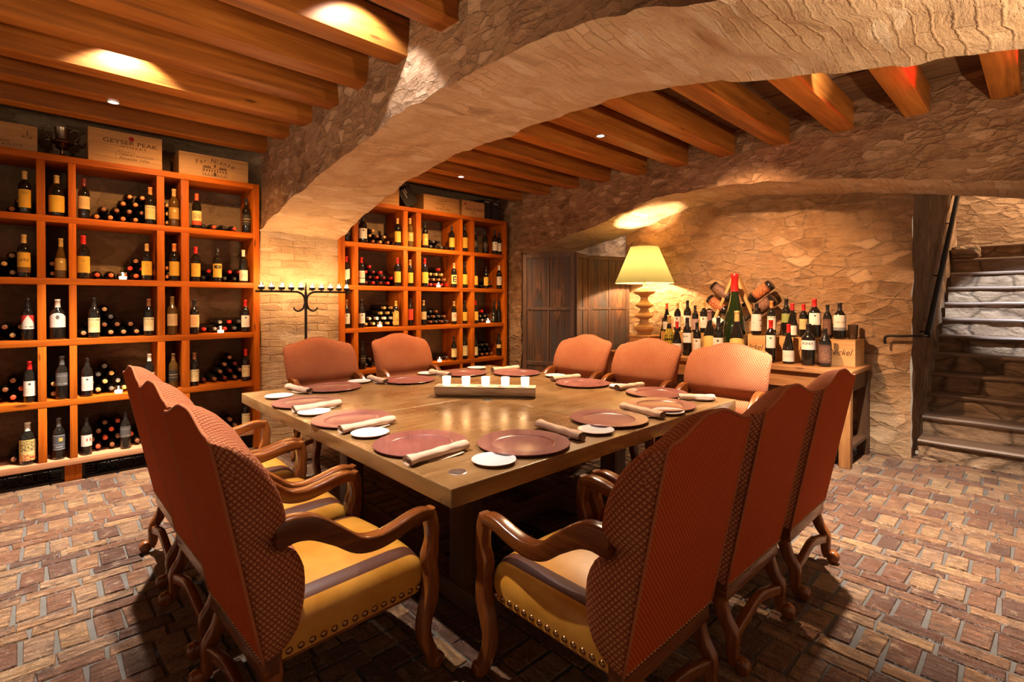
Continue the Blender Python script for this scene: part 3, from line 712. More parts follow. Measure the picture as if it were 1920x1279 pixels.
def bottle(loc, h, cap, lab, shape='bx', face=0., label='', group=None, glass=None, rk=1., seg=20):
    """face: heading of the label, 0 = towards -Y"""
    root = thing('wine_bottle', label, 'bottle', loc, face, group)
    key = (shape, round(h, 3), glass, rk)
    pf = scaled(PROF[shape], h, rk)
    g = glass or ('glassamber' if lab == 'goldbrown' else 'glassdark')
    bm = bmesh.new(); lathe(bm, pf, seg); obj('glass_body', bm, M[g], root, True, angle=60)
    cz = h*(.80 if shape in ('bx','mg') else .79)
    bm = bmesh.new(); pc = [(r+.0009, z) for r, z in pf if z >= cz and r > 1e-4]; pc = [(prof_r(pf, cz)+.0009, cz)]+pc+[(0, h+.0009)]
    lathe(bm, pc, seg); obj('capsule', bm, CAPM[cap], root, True, angle=50)
    if lab != 'none':
        words, (a, b), arcd, m = LAB[lab]
        z0, z1 = a*h, b*h; ar = math.radians(arcd)
        bm = bmesh.new(); uvl = bm.loops.layers.uv.verify(); n = 16; nz = 6
        G = {}
        for i in range(n+1):
            t = i/n; th = -PI/2+(t-.5)*ar
            top = 0.
            if lab in ('archwhite','archgold','shield'): top = .10*h*(1-(2*t-1)**2)
            if lab == 'shield': top *= .45; 
            if lab == 'slantwhite': top = .08*h*t
            lo = .08*h*t if lab == 'slantwhite' else 0
            for j in range(nz+1):
                z = z0+lo+(z1+top-z0-lo)*j/nz; r = prof_r(pf, z)+.0011
                G[i, j] = (bm.verts.new((r*math.cos(th), r*math.sin(th), z)), (t, j/nz))
        for i in range(n):
            for j in range(nz):
                q = [G[i,j], G[i+1,j], G[i+1,j+1], G[i,j+1]]; f = bm.faces.new([x[0] for x in q])
                for l, x in zip(f.loops, q): l[uvl].uv = x[1]
        obj('paper_label', bm, m, root, True, uv=False)
    return root

LEFT = [(0,[(-.100,.345,'tan','tallyellow','bx'),(.090,.343,'tan','bigyellow','mg'),(.261,.346,'darkred','tan','bx'),(.722,.344,'orange','cream','bx'),(.905,.355,'tan','goldbrown','bx'),(1.090,.339,'redorange','creamred','bx'),(1.53,.354,'black','dark','bx')]),
 (1,[(-.108,.345,'tan','yellowband','bx'),(.112,.333,'gold','goldbrown','sl'),(.255,.370,'red','yellow','bx'),(.695,.335,'tan','yellow','bx'),(.905,.352,'orange','yellow','bx'),(1.079,.337,'red','yellow','bx'),(1.263,.335,'black','yellowblack','bx'),(1.499,.336,'white','lowwhite','bx')]),
 (2,[(-.088,.338,'black','redwhite','bx'),(.090,.331,'white','archwhite','mg'),(.322,.345,'black','cream','bx'),(.707,.338,'brown','cream','bx'),(.887,.360,'amber','tan','bx'),(1.066,.334,'black','peach','bx'),(1.516,.331,'red','white','bx')]),
 (3,[(-.080,.332,'red','white','bx'),(.114,.357,'grey','darkgrey','bx'),(.274,.332,'black','white','bx'),(.710,.335,'white','cream','bx'),(.893,.326,'amber','dark','bx'),(1.064,.320,'brown','cream','bx'),(1.517,.324,'red','cream','bx')]),
 (4,[(-.095,.335,'white','art','mg'),(.091,.342,'grey','greygold','bx'),(.267,.319,'black','white14','bx'),(.532,.328,'black','darkgrey','bx'),(1.517,.335,'black','cream','bx')])]
RIGHT = [(0,[(2.607,.335,'black','dark','bx'),(2.809,.335,'black','white','mg'),(3.280,.351,'tan','yellow','bx'),(3.460,.373,'tan','goldbrown','bx'),(3.690,.347,'black','orange','bx'),(4.126,.342,'black','yellow','bx'),(4.347,.383,'black','yellow','bx'),(4.545,.335,'black','dark','sl'),(4.800,.355,'black','dark','bx'),(4.915,.355,'black','white','bx'),(5.000,.328,'black','white','bx')]),
 (1,[(2.600,.340,'red','slantwhite','bx'),(2.790,.339,'red','white2','bx'),(3.277,.362,'red','yellow','bx'),(3.460,.348,'orange','yellow','bx'),(3.685,.380,'red','yellow','bx'),(4.162,.342,'tan','yellowE','bx'),(4.346,.369,'black','yellow','sl'),(4.540,.341,'black','yellow','sl'),(4.742,.319,'black','yellow','bx'),(5.000,.350,'white','white','bx')]),
 (2,[(2.600,.334,'brown','white','bx'),(2.789,.335,'black','white','bx'),(3.253,.323,'yellow','archgold','bx'),(3.460,.351,'black','redlabel','bx'),(3.665,.330,'tan','tan','bx'),(4.161,.317,'tan','redwhite2','bx'),(4.346,.324,'black','yellow','bx'),(4.545,.332,'red','yellow','bx'),(4.900,.333,'black','none','sl'),(4.995,.334,'black','none','sl')]),
 (3,[(2.800,.335,'black','dark','bx'),(4.160,.330,'black','cream','bx'),(4.345,.390,'black','cream','bx'),(4.540,.330,'black','cream','bx'),(4.995,.335,'black','tanlow','bx')])]
ROWN = ['top','second','third','fourth','lowest']
YST = 5.612
for nm, data in (('left', LEFT), ('right', RIGHT)):
    for ri, lst in data:
        for i, (x, h, cap, lab, shp) in enumerate(lst):
            words = LAB[lab][0] if lab != 'none' else 'no'
            if 'label' not in words: words = words+' label'
            y = YST+(.004 if shp == 'mg' else 0)
            if nm == 'right' and ri == 0 and i == 8: y = 5.70
            lb = '%s-topped bottle, %s, %s upright in %s row, %s rack' % (CAPW[cap].replace(' ', '-'), words, ORD[i], ROWN[ri], nm)
            bottle((x, y, ROWZ[ri+1]+TH), h, cap, lab, shp, math.atan2(x, 6)*.6*-1, lb, 'upright bottles along the rack fronts', 'glassamber' if cap == 'amber' else None, seg=18)

# bottles lying in the compartments, necks outwards
RB = .0405
def make_lying(cap, glass='glassdark'):
    pf = scaled([(r*RB/.0385, z) for r, z in PROF['bx']], .33)
    me = {}
    bm = bmesh.new(); lathe(bm, pf, 16); bmesh.ops.rotate(bm, verts=bm.verts, cent=(0,0,0), matrix=Matrix.Rotation(PI/2, 3, 'X'))
    root = tag(obj('wine_bottle', bm, M[glass], None, True, angle=60), 'x', 'bottle')
    pc = [(r+.001, z) for r, z in pf if z >= .262 and r > 1e-4]; pc = pc+[(.0135, .3312), (.009, .3318), (0, .3314)]
    bm = bmesh.new(); lathe(bm, pc, 14); bmesh.ops.rotate(bm, verts=bm.verts, cent=(0,0,0), matrix=Matrix.Rotation(PI/2, 3, 'X'))
    obj('capsule', bm, CAPM[cap], root, True, angle=50)
    return root
protos = {}
NLY = 0
def lie(x, z, cap, label, group):
    global NLY
    NLY += 1
    y = YB-.025+random.uniform(-.012, 0)
    if cap not in protos:
        protos[cap] = make_lying(cap); r = protos[cap]; r.location = (x, y, z); r['label'] = label; r['group'] = group
    else: r = dup(protos[cap], (x, y, z), None, label, group)
    r.rotation_euler = (0, random.uniform(0, 6.28), random.uniform(-.008, .008))
def pile(rack, x0, x1, row, rows, cap, where, n=None):
    n = n or int((x1-x0)/.0895); s = (x1-x0-.004)/n; hgt = math.sqrt(max(1e-6, (2*RB+.001)**2-(s/2)**2))
    lb = 'dark bottle lying in the %s compartment, %s row, %s rack' % (where, ROWN[row], rack)
    gp = '%s rack bottles lying in the %s compartment, %s row' % (rack, where, ROWN[row])
    for k, (a, c) in enumerate(rows):
        for i in range(a, a+c):
            cc = cap[(i*3+k*2) % len(cap)] if isinstance(cap, list) else cap
            lie(x0+.002+s*(i+.5+k*.5), ROWZ[row+1]+TH+RB+.0005+hgt*k, cc, lb, gp)
def stackcol(rack, x, row, n, cap, where):
    lb = 'dark bottle lying in the %s compartment, %s row, %s rack' % (where, ROWN[row], rack)
    gp = '%s rack bottles lying in the %s compartment, %s row' % (rack, where, ROWN[row])
    for k in range(n): lie(x, ROWZ[row+1]+TH+RB+.0005+k*(2*RB+.0005), cap, lb, gp)
A, Bc = (.210,.763), (1.017,1.573); Z0 = (-.595,-.035)
pile('left', *Z0, 0, [(4,2),(4,1)], ['orange','tan'], 'far left wide'); pile('left', *Z0, 1, [(3,3),(3,2),(3,1)], 'tan', 'far left wide')
pile('left', *Z0, 2, [(3,3),(3,2)], ['tan','brown'], 'far left wide'); pile('left', *Z0, 3, [(3,3),(3,2),(3,1)], ['redorange','brown'], 'far left wide'); pile('left', *Z0, 4, [(4,2),(4,1)], ['brown','redorange'], 'far left wide')
pile('left', *A, 0, [(1,5),(1,4),(2,3),(2,2)], ['orange','orange','brown'], 'middle wide'); pile('left', *A, 1, [(1,5),(3,2),(3,1)], ['redorange','brown','red'], 'middle wide')
pile('left', *A, 2, [(0,6),(0,4),(0,2),(0,1)], ['tan','grey','brown'], 'middle wide'); pile('left', *A, 3, [(0,6),(0,3),(0,2),(0,1)], ['grey','tan'], 'middle wide')
pile('left', *A, 4, [(0,6),(0,5),(0,3),(0,2)], ['brown','redorange'], 'middle wide')
pile('left', *Bc, 0, [(1,4)], ['redorange','black'], 'right-hand wide'); pile('left', *Bc, 1, [(0,6),(0,5)], ['black','brown','red'], 'right-hand wide')
pile('left', *Bc, 2, [(1,5),(2,3)], ['grey','red'], 'right-hand wide'); pile('left', *Bc, 3, [(1,5),(2,3),(2,2),(2,1)], ['brown','darkred'], 'right-hand wide')
pile('left', *Bc, 4, [(3,2),(3,1)], ['brown'], 'right-hand wide')
stackcol('left', .064, 1, 2, 'tan', 'left narrow'); stackcol('left', .064, 3, 2, 'tan', 'left narrow')
stackcol('left', .864, 0, 3, 'tan', 'right narrow'); stackcol('left', .864, 1, 2, 'orange', 'right narrow')
C1, C2, C3 = (2.722,3.328), (3.592,4.221), (4.481,5.040)
pile('right', *C1, 0, [(1,5),(1,3),(1,1)], ['brown','tan'], 'left wide'); pile('right', *C1, 1, [(0,6),(0,5),(0,3),(0,1)], ['red','darkred'], 'left wide')
pile('right', *C1, 2, [(1,5),(1,4),(2,3),(2,2)], ['tan','gold','white'], 'left wide'); pile('right', *C1, 3, [(0,3),(0,2)], ['black','grey'], 'left wide')
pile('right', *C2, 0, [(1,5),(2,2)], ['grey','black'], 'middle wide'); pile('right', *C2, 1, [(0,6),(0,5),(1,3),(2,1)], ['red','gold','brown'], 'middle wide')
pile('right', *C2, 2, [(0,6),(0,5),(0,3)], ['brown','grey'], 'middle wide'); pile('right', *C2, 3, [(4,2)], ['black','grey'], 'middle wide')
pile('right', *C3, 1, [(2,3),(2,2)], ['black','grey'], 'right-hand wide'); pile('right', *C3, 2, [(0,5),(0,4),(0,2)], ['grey','red','black'], 'right-hand wide')
pile('right', *C3, 3, [(0,5),(0,4),(0,3)], ['brown','grey','black'], 'right-hand wide')
print('LYING', NLY)

# ---------------------------------------------------------------- CANDLES
def votive(loc, label, group, frosted=False, flame=True, r=.033, h=.066):
    root = thing('votive_candle', label, 'candle', loc, 0, group)
    bm = bmesh.new(); lathe(bm, [(0,.0),(r*.85,0),(r*.9,.003),(r,h),(r-.003,h),(r*.87,.006),(0,.006)], 18); obj('glass_cup', bm, M['frosted' if frosted else 'votiveglass'], root, True, angle=50)
    bm = bmesh.new(); lathe(bm, [(0,.0065),(r*.80,.0065),(r*.86,h*.45),(0,h*.45)], 16); wx = obj('wax', bm, M['wax'], root, True, angle=50)
    bm = bmesh.new(); z = h*.46; lathe(bm, [(0,z),(.003,z+.006),(.0045,z+.012),(.003,z+.02),(0,z+.03)], 8); obj('flame', bm, M['flame'], wx, True)
    return root
NL = [0]
def light(ty, loc, energy, color, r=.03, spot=None, blend=.4, target=None, name='lamp_or_fill_light'):
    l = D.lights.new(name, ty); l.energy = energy; l.color = color
    if ty in ('POINT', 'SPOT'): l.shadow_soft_size = r
    o = D.objects.new(name, l); COL.objects.link(o); o.location = loc
    if ty == 'SPOT':
        l.spot_size = math.radians(spot); l.spot_blend = blend
        d = Vector(target)-Vector(loc) if target else Vector((0,0,-1))
        o.rotation_euler = d.to_track_quat('-Z', 'Y').to_euler()
    return o
CAND = (1., .52, .18)
for (x, k, rack, where) in ((.519,1,'left','second'),(1.284,2,'left','third'),(.483,3,'left','fourth'),(3.884,1,'right','second'),(3.015,2,'right','third'),(4.759,2,'right','third right-hand'),(3.9,3,'right','fourth')):
    v = votive((x, 5.585, ROWZ[k+1]+TH), 'lit glass candle in the %s row of the %s wine rack' % (where, rack), 'candles on the racks')
    light('POINT', (x, 5.585, ROWZ[k+1]+TH+.075), 1.1, CAND, .012)

# iron candelabra before the pier
def candelabra():
    root = thing('iron_candelabra', 'black wrought iron floor candelabra with a straight candle bar before the brick pier', 'candelabra', (2.01, 5.30, 0))
    bm = bmesh.new(); tube(bm, [(0,0,.30),(0,0,1.2),(0,0,1.60)], .014, 8); obj('pole', bm, M['iron'], root, True, angle=60)
    bm = bmesh.new(); tube(bm, smooth_pts([(0,0,1.55),(0,0,1.64),(.004,0,1.68),(0,0,1.705)]), lambda t: .013*(1-t*.8), 6); obj('finial', bm, M['iron'], root, True)
    for s in (-1, 1):
        bm = bmesh.new(); tube(bm, smooth_pts([(s*.006,0,1.48),(s*.02,0,1.56),(s*.07,0,1.600),(s*.14,0,1.607),(s*.49,0,1.607)]), .011, 8, up=Vector((0,1,0))); obj('candle_bar', bm, M['iron'], root, True)
        bm = bmesh.new(); tube(bm, smooth_pts([(s*.006,0,1.50),(s*.03,0,1.43),(s*.08,0,1.405),(s*.115,0,1.425),(s*.12,0,1.445)]), lambda t: .011-.004*t, 8, up=Vector((0,1,0))); obj('scroll_hook', bm, M['iron'], root, True)
    for k in range(3):
        a = PI/2+k*2*PI/3; c, s = math.cos(a), math.sin(a)
        bm = bmesh.new(); tube(bm, smooth_pts([(0,0,.36),(.06*c,.06*s,.30),(.16*c,.16*s,.12),(.24*c,.24*s,.012),(.29*c,.29*s,.012)]), .011, 8, up=Vector((-s,c,0))); obj('leg', bm, M['iron'], root, True)
    xs = [1.576,1.672,1.769,1.864,1.962,2.078,2.175,2.275,2.371,2.457]
    for i, x in enumerate(xs):
        bm = bmesh.new(); lathe(bm, [(0,1.6165),(.008,1.6165),(.008,1.622),(.028,1.626),(.031,1.640),(.034,1.652),(.031,1.652),(.029,1.642),(0,1.642)], 12, (x-2.01, 0, 0)); obj('candle_cup', bm, M['iron'], root, True, angle=50)
        votive((x, 5.30, 1.6422), 'lit tealight on the iron candelabra bar, %s from the left' % ORD[i], 'candelabra tealights', r=.026, h=.052)
        if i in (0,2,4,5,7,9): light('POINT', (x, 5.30, 1.722), 4.2, (1.,.58,.25), .012)
candelabra()

# ---------------------------------------------------------------- CRATES AND THINGS ON THE RACKS
def crate(x0, x1, y0, y1, z0, z1, label, rows, group='wine crates', mat='crate', emblem=None, name='wine_crate', axis='Y'):
    """writing on the face towards -Y (axis Y) or -X (axis X)"""
    root = thing(name, label, 'crate', ((x0+x1)/2, (y0+y1)/2, z0), 0, group)
    w, d, h = (x1-x0)/2, (y1-y0)/2, z1-z0; t = .012
    bm = bmesh.new()
    if axis == 'Y':
        box(bm, -w, w, -d, -d+t, 0, h, .001); box(bm, -w, w, d-t, d, 0, h, .001); box(bm, -w, -w+t, -d+t, d-t, 0, h); box(bm, w-t, w, -d+t, d-t, 0, h); box(bm, -w+t, w-t, -d+t, d-t, 0, t)
        g = 0
    else:
        box(bm, -w, -w+t, -d, d, 0, h, .001); box(bm, w-t, w, -d, d, 0, h, .001); box(bm, -w+t, w-t, -d, -d+t, 0, h); box(bm, -w+t, w-t, d-t, d, 0, h); box(bm, -w+t, w-t, -d+t, d-t, 0, t); g = 1
    obj('box_body', bm, M[mat], root, True, g, angle=40)
    bm = B(-w-.002 if axis == 'X' else -w, w, -d, d, h, h+.010, .001); obj('lid', bm, M[mat], root, False, g)
    for (txt, sz, dx, dz, sh, sx, ink) in rows:
        if axis == 'Y': lettering(txt, sz, M[ink], root, (dx, -d-.0008, dz), (PI/2, 0, 0), sh, sx)
        else: lettering(txt, sz, M[ink], root, (-w-.0008, -dx, dz), (PI/2, 0, -PI/2), sh, sx)
    return root
ZT = ROWZ[0]+TH
c = crate(-.58, -.024, 5.58, 5.90, ZT, ZT+.196, 'pine crate at the far left end on top of the left wine rack', [('I',.07,.22,.14,0,.6,'ink'),('R . A',.030,.22,.11,0,1,'ink'),('BORDEAUX',.026,.05,.06,0,1,'ink'),('C A N O N',.026,.12,.035,0,1.2,'ink')])
c = crate(.289, .808, 5.56, 5.86, ZT, ZT+.275, 'tall pine crate with red seal and dark lettering on the left wine rack',
  [('GEYSER PEAK',.052,.03,.196,0,1.25,'ink'),('W I N E R Y',.024,.05,.160,0,1.5,'ink'),('R E S E R V E',.020,.0,.115,0,1.1,'ink'),('CABERNET SAUVIGNON',.024,.07,.090,0,.95,'ink'),('Alexander Valley',.034,.055,.062,.35,.95,'ink'),('|',.07,-.075,.088,0,.4,'ink')])
bm = bmesh.new(); lathe(bm, [(0,0),(.020,0),(.020,.001),(0,.001)], 20); bmesh.ops.rotate(bm, verts=bm.verts, cent=(0,0,0), matrix=Matrix.Rotation(PI/2, 3, 'X')); s_ = obj('red_seal', bm, M['redink'], c); s_.location = (.035, -.15, .238)
c = crate(.938, 1.533, 5.56, 5.86, ZT, ZT+.205, 'low pine crate with curved lettering over a house picture, left rack top', [], 'wine crates')
for i, ch in enumerate('Far Niente'):
    t = (i-4.5)/4.5; lettering(ch, .060, M['ink'], c, (t*.155+.0, -.1508, .165-.028*t*t), (PI/2, t*.35, 0), .25)
def house(parent, x, y, z, w, h):
    bm = bmesh.new(); e = .001
    def bar(x0, x1, z0, z1): box(bm, x+x0*w, x+x1*w, y-e, y, z+z0*h, z+z1*h)
    bar(-1,1,0,.04); bar(-1,-.97,0,.62); bar(.97,1,0,.62); bar(-1,1,.60,.64)
    for q in range(-4, 5): bar(q*.22-.05, q*.22+.05, .34, .54)
    for q in (-3,-2,-1,1,2,3): bar(q*.26-.03, q*.26+.03, .08, .22)
    bar(-.12,.12,.05,.3); bar(-.95,-.35,.66,.72); bar(.35,.95,.66,.72); bar(-.07,.07,.74,.92); bar(-.04,.04,.92,1.0)
    for k in range(10): bar(-.95+k*.063, -.91+k*.063, .72, .82); bar(.35+k*.063, .39+k*.063, .72, .82)
    obj('house_print', bm, M['ink'], parent)
house(c, 0, -.1502, .020, .105, .115)
crate(2.78, 3.285, 5.58, 5.90, ZT, ZT+.225, 'plain orange pine crate beside the arch on top of the right wine rack', [])
crate(3.642, 4.222, 5.57, 5.86, ZT, ZT+.20, 'long pine crate with faint lettering in the middle of the right rack top', [('Grand Vin',.036,.0,.150,.3,1,'ink'),('CHATEAU',.026,-.03,.112,0,1.2,'ink'),('1 9 9 8',.022,.0,.08,0,1.2,'ink'),('Bordeaux  Medoc',.032,.02,.045,.35,1,'ink')])
c = crate(4.272, 4.676, 5.57, 5.86, ZT, ZT+.213, 'short pine crate with script lettering near the right end of the right rack top', [('Nickel & Nickel',.052,.01,.108,.45,1,'ink'),('CABERNET',.016,.0,.068,0,1.2,'ink'),('NAPA VALLEY',.014,.0,.048,0,1.2,'ink')])
bm = bmesh.new(); box(bm, -.17, -.135, -.1515, -.1505, .157, .18); box(bm, .0, .012, -.1515, -.1505, .15, .162); obj('red_mark', bm, M['redink'], c)
def blackbox(x0, x1, y0, y1, h, label, txt):
    root = thing('gift_box', label, 'box', ((x0+x1)/2, (y0+y1)/2, ZT), 0, 'black boxes on the right rack')
    w, d = (x1-x0)/2, (y1-y0)/2
    obj('box_body', B(-w, w, -d, d, 0, h*.8, .003), M['blackbox'], root); obj('lid', B(-w-.002, w+.002, -d-.002, d+.002, h*.8, h, .003), M['blackbox'], root)
    lettering(txt, .030, M['whiteink'], root, (-.0, -d-.003, h*.90), (PI/2,0,0), 0, 1.)
    return root
blackbox(4.70, 4.84, 5.62, 5.86, .29, 'tall black box standing beside the short script-lettered crate', 'MERUS')
blackbox(4.86, 5.02, 5.62, 5.86, .275, 'tall black box at the right end of the right rack top', 'MERUS')
# dark tin box leaning on the rack top
root = thing('tin_box', 'black box with two pale stripes leaning between two crates on the right rack', 'box', (3.462, 5.72, ZT+.122)); root.rotation_euler = (0, -.62, 0)
obj('box_body', B(-.10, .10, -.10, .10, -.085, .16, .006), M['blackbox'], root)
bm = bmesh.new(); box(bm, -.03, -.02, -.1015, -.1005, .03, .14); box(bm, .0, .01, -.1015, -.1005, .08, .14); obj('stripe', bm, M['whiteink'], root)
# pewter cup
root = thing('trophy_cup', 'tarnished metal trophy cup with scrolled handle between two crates, left rack top', 'trophy', (.128, 5.70, ZT))
bm = bmesh.new(); lathe(bm, [(0,0),(.055,0),(.058,.012),(.03,.03),(.014,.045),(.014,.075),(.028,.085),(.046,.095),(.040,.110),(.052,.122),(.075,.135),(.073,.150),(.050,.158),(.044,.166),(.045,.235),(.052,.262),(.050,.262),(.043,.235),(.042,.17),(0,.165)], 28); obj('cup_body', bm, M['pewter'], root, True, angle=35)
for s in (-1, 1):
    bm = bmesh.new(); tube(bm, smooth_pts([(s*.046,0,.235),(s*.075,0,.262),(s*.105,0,.258),(s*.112,0,.225),(s*.098,0,.195),(s*.082,0,.170),(s*.085,0,.150),(s*.100,0,.148)]), .006, 8, up=Vector((0,1,0))); obj('handle', bm, M['pewter'], root, True)

# ---------------------------------------------------------------- TABLE
TX0, TX1, TY0, TY1, TT = 1.173, 3.83, 1.60, 4.46, .76
def make_table():
    root = thing('dining_table', 'large square worn timber table in the middle of the cellar', 'table', ((TX0+TX1)/2, (TY0+TY1)/2, 0))
    cx, cy = (TX0+TX1)/2, (TY0+TY1)/2; a, b = (TX1-TX0)/2, (TY1-TY0)/2; g = .0015
    for sx in (-1, 1):
        for sy in (-1, 1):
            x = sorted((sx*g, sx*a)); y = sorted((sy*g, sy*b))
            obj('tabletop_leaf', B(x[0], x[1], y[0], y[1], TT-.080, TT, .006, seg=3), M['table'], root, True, 0, angle=40)
    px = (1.55-cx, 2.80-cx); py = (1.99-cy, 3.27-cy, )
    for x in px:
        for y in py: obj('leg_post', B(x-.06, x+.06, y-.06, y+.06, .10, TT-.081, .006), M['darkwood'], root, True, 2, angle=40)
        obj('foot_beam', B(x-.07, x+.07, py[0]-.22, py[1]+.30, 0, .10, .012), M['darkwood'], root, True, 1, angle=40)
        obj('bearer', B(x-.045, x+.045, py[1]+.061, b-.25, TT-.16, TT-.081, .004), M['darkwood'], root, True, 1, angle=40)
        obj('bearer', B(x-.045, x+.045, py[0]+.061, py[1]-.061, TT-.16, TT-.081, .004), M['darkwood'], root, True, 1, angle=40)
    obj('stretcher', B(px[0]+.07, px[1]-.07, -.62, -.52, .015, .095, .008), M['darkwood'], root, True, 0, angle=40)
    for (x, y) in ((1.313,1.746), (2.443,2.875)):
        bm = bmesh.new(); lathe(bm, [(0,.0012),(.010,.0012),(.012,.0004),(.030,.0006),(.038,.0018),(.042,.0002)], 28, (x-cx, y-cy, TT)); obj('inlaid_disc', bm, M['steel'], root, True, angle=30)
make_table()

def charger(x, y, label):
    o = D.objects.get('charger_plate')
    if not o:
        root = thing('charger_plate', '', 'plate', (x,y,TT), 0, 'wooden charger plates')
        bm = bmesh.new(); lathe(bm, [(0,.006),(.150,.006),(.158,.0085),(.163,.0125),(.168,.0125),(.232,.0195),(.239,.0195),(.241,.017),(.236,.012),(.170,.0),(0,.0)], 64); obj('plate_body', bm, M['charger'], root, True, angle=35)
    else: root = dup(o, (x, y, TT))
    root['label'] = label; root.rotation_euler = (0,0,random.uniform(0,6)); return root
def sideplate(x, y, label):
    o = D.objects.get('bread_plate')
    if not o:
        root = thing('bread_plate', '', 'plate', (x,y,TT), 0, 'white bread plates')
        bm = bmesh.new(); lathe(bm, [(0,.0075),(.060,.0078),(.085,.0115),(.100,.0175),(.1035,.0185)], 48); obj('glazed_top', bm, M['china'], root, True)
        bm = bmesh.new(); lathe(bm, [(.1035,.0185),(.104,.0165),(.088,.0085),(.062,.003),(.060,0),(.052,0),(.050,.003),(0,.0035)], 48); obj('underside', bm, M['chinafoot'], root, True, angle=40)
    else: root = dup(o, (x, y, TT))
    root['label'] = label; return root
def napkin(p, q, label):
    o = D.objects.get('napkin_roll')
    v = Vector(q)-Vector(p); L = v.length; ang = math.atan2(v.y, v.x)
    if not o:
        root = thing('napkin_roll', '', 'napkin', (p[0],p[1],TT), ang, 'rolled napkins')
        bm = bmesh.new(); n = 26; sp = []
        for i in range(44):
            t = i/43; th = -PI/2+t*2*PI*2.6; r = .030-.016*t; sp.append((r*math.cos(th)*1.15, r*math.sin(th)))
        R = {}
        for k in range(n+1):
            x = k/n; w = 1+.04*math.sin(x*9+1)+.08*math.exp(-((x-1)/.12)**2)+.05*math.exp(-(x/.1)**2)
            for i, (a, b) in enumerate(sp): R[k, i] = bm.verts.new((x*.36, a*w+.004*math.sin(x*14+a*60), max(.0004, .0275+b*.9*w+.0015*math.sin(x*23+a*90))))
        for k in range(n):
            for i in range(43): bm.faces.new((R[k,i], R[k+1,i], R[k+1,i+1], R[k,i+1]))
        obj('cloth_roll', bm, M['linen'], root, True)
        bm = bmesh.new(); pts = [(.12,-.032,.002),(.20,-.048,.004),(.28,-.056,.012),(.30,-.05,.010)]; G = []
        for (x, y, z) in [(.10,-.020,.0012),(.16,-.040,.0012),(.22,-.050,.003),(.27,-.058,.008),(.30,-.060,.013)]:
            G.append([bm.verts.new((x, y, z)), bm.verts.new((x+.01, -.010, .0045))])
        for a, b in zip(G, G[1:]): bm.faces.new((a[0], b[0], b[1], a[1]))
        obj('loose_corner', bm, M['linen'], root, True)
    else: root = dup(o, (p[0],p[1],TT), ang)
    root.scale = (min(1., L/.36), .92, .92); root['label'] = label
SET = [ # charger, bread plate, napkin start/end, chair words
 ((1.418,2.20),(1.322,2.562),((1.19,1.955),(1.545,1.985)),'nearest of the three settings along the left edge'),
 ((1.401,2.951),(1.304,3.302),((1.21,2.690),(1.555,2.715)),'middle of the three settings along the left edge'),
 ((1.405,3.675),(1.330,4.05),((1.21,3.408),(1.54,3.428)),'farthest of the three settings along the left edge'),
 ((1.80,4.16),(2.115,4.30),((1.515,4.39),(1.555,4.03)),'at the back edge before the left back chair'),
 ((2.496,4.07),(2.865,4.31),((2.258,4.375),(2.238,4.045)),'at the back edge before the second back chair'),
 ((3.146,4.08),(3.500,4.30),((2.917,4.33),(2.912,3.998)),'at the back edge where no chair stands'),
 ((3.55,3.714),(3.694,3.31),((3.455,3.985),(3.79,3.945)),'before the far-side chair next to the folding screen'),
 ((3.53,2.839),(3.640,2.500),((3.454,3.135),(3.765,3.07)),'before the middle far-side chair'),
 ((3.585,2.13),(3.640,1.780),((3.485,2.435),(3.785,2.385)),'before the far-side chair nearest the crates'),
 ((3.19,1.865),(3.033,1.712),((3.49,1.885),(3.66,1.69)),'farthest of the three settings along the near right edge'),
 ((2.581,1.864),(2.291,1.745),((2.905,1.985),(2.845,1.645)),'middle of the three settings along the near right edge'),
 ((1.812,1.845),(1.513,1.735),((2.125,2.035),(2.08,1.655)),'nearest the front corner along the near right edge'),
]
for i, (cp, bp, nk, w) in enumerate(SET):
    charger(cp[0], cp[1], 'round reddish wooden charger plate, ' + w)
    sideplate(bp[0], bp[1], 'small white bread plate, ' + w)
    napkin(nk[0], nk[1], 'rolled beige napkin, ' + w)
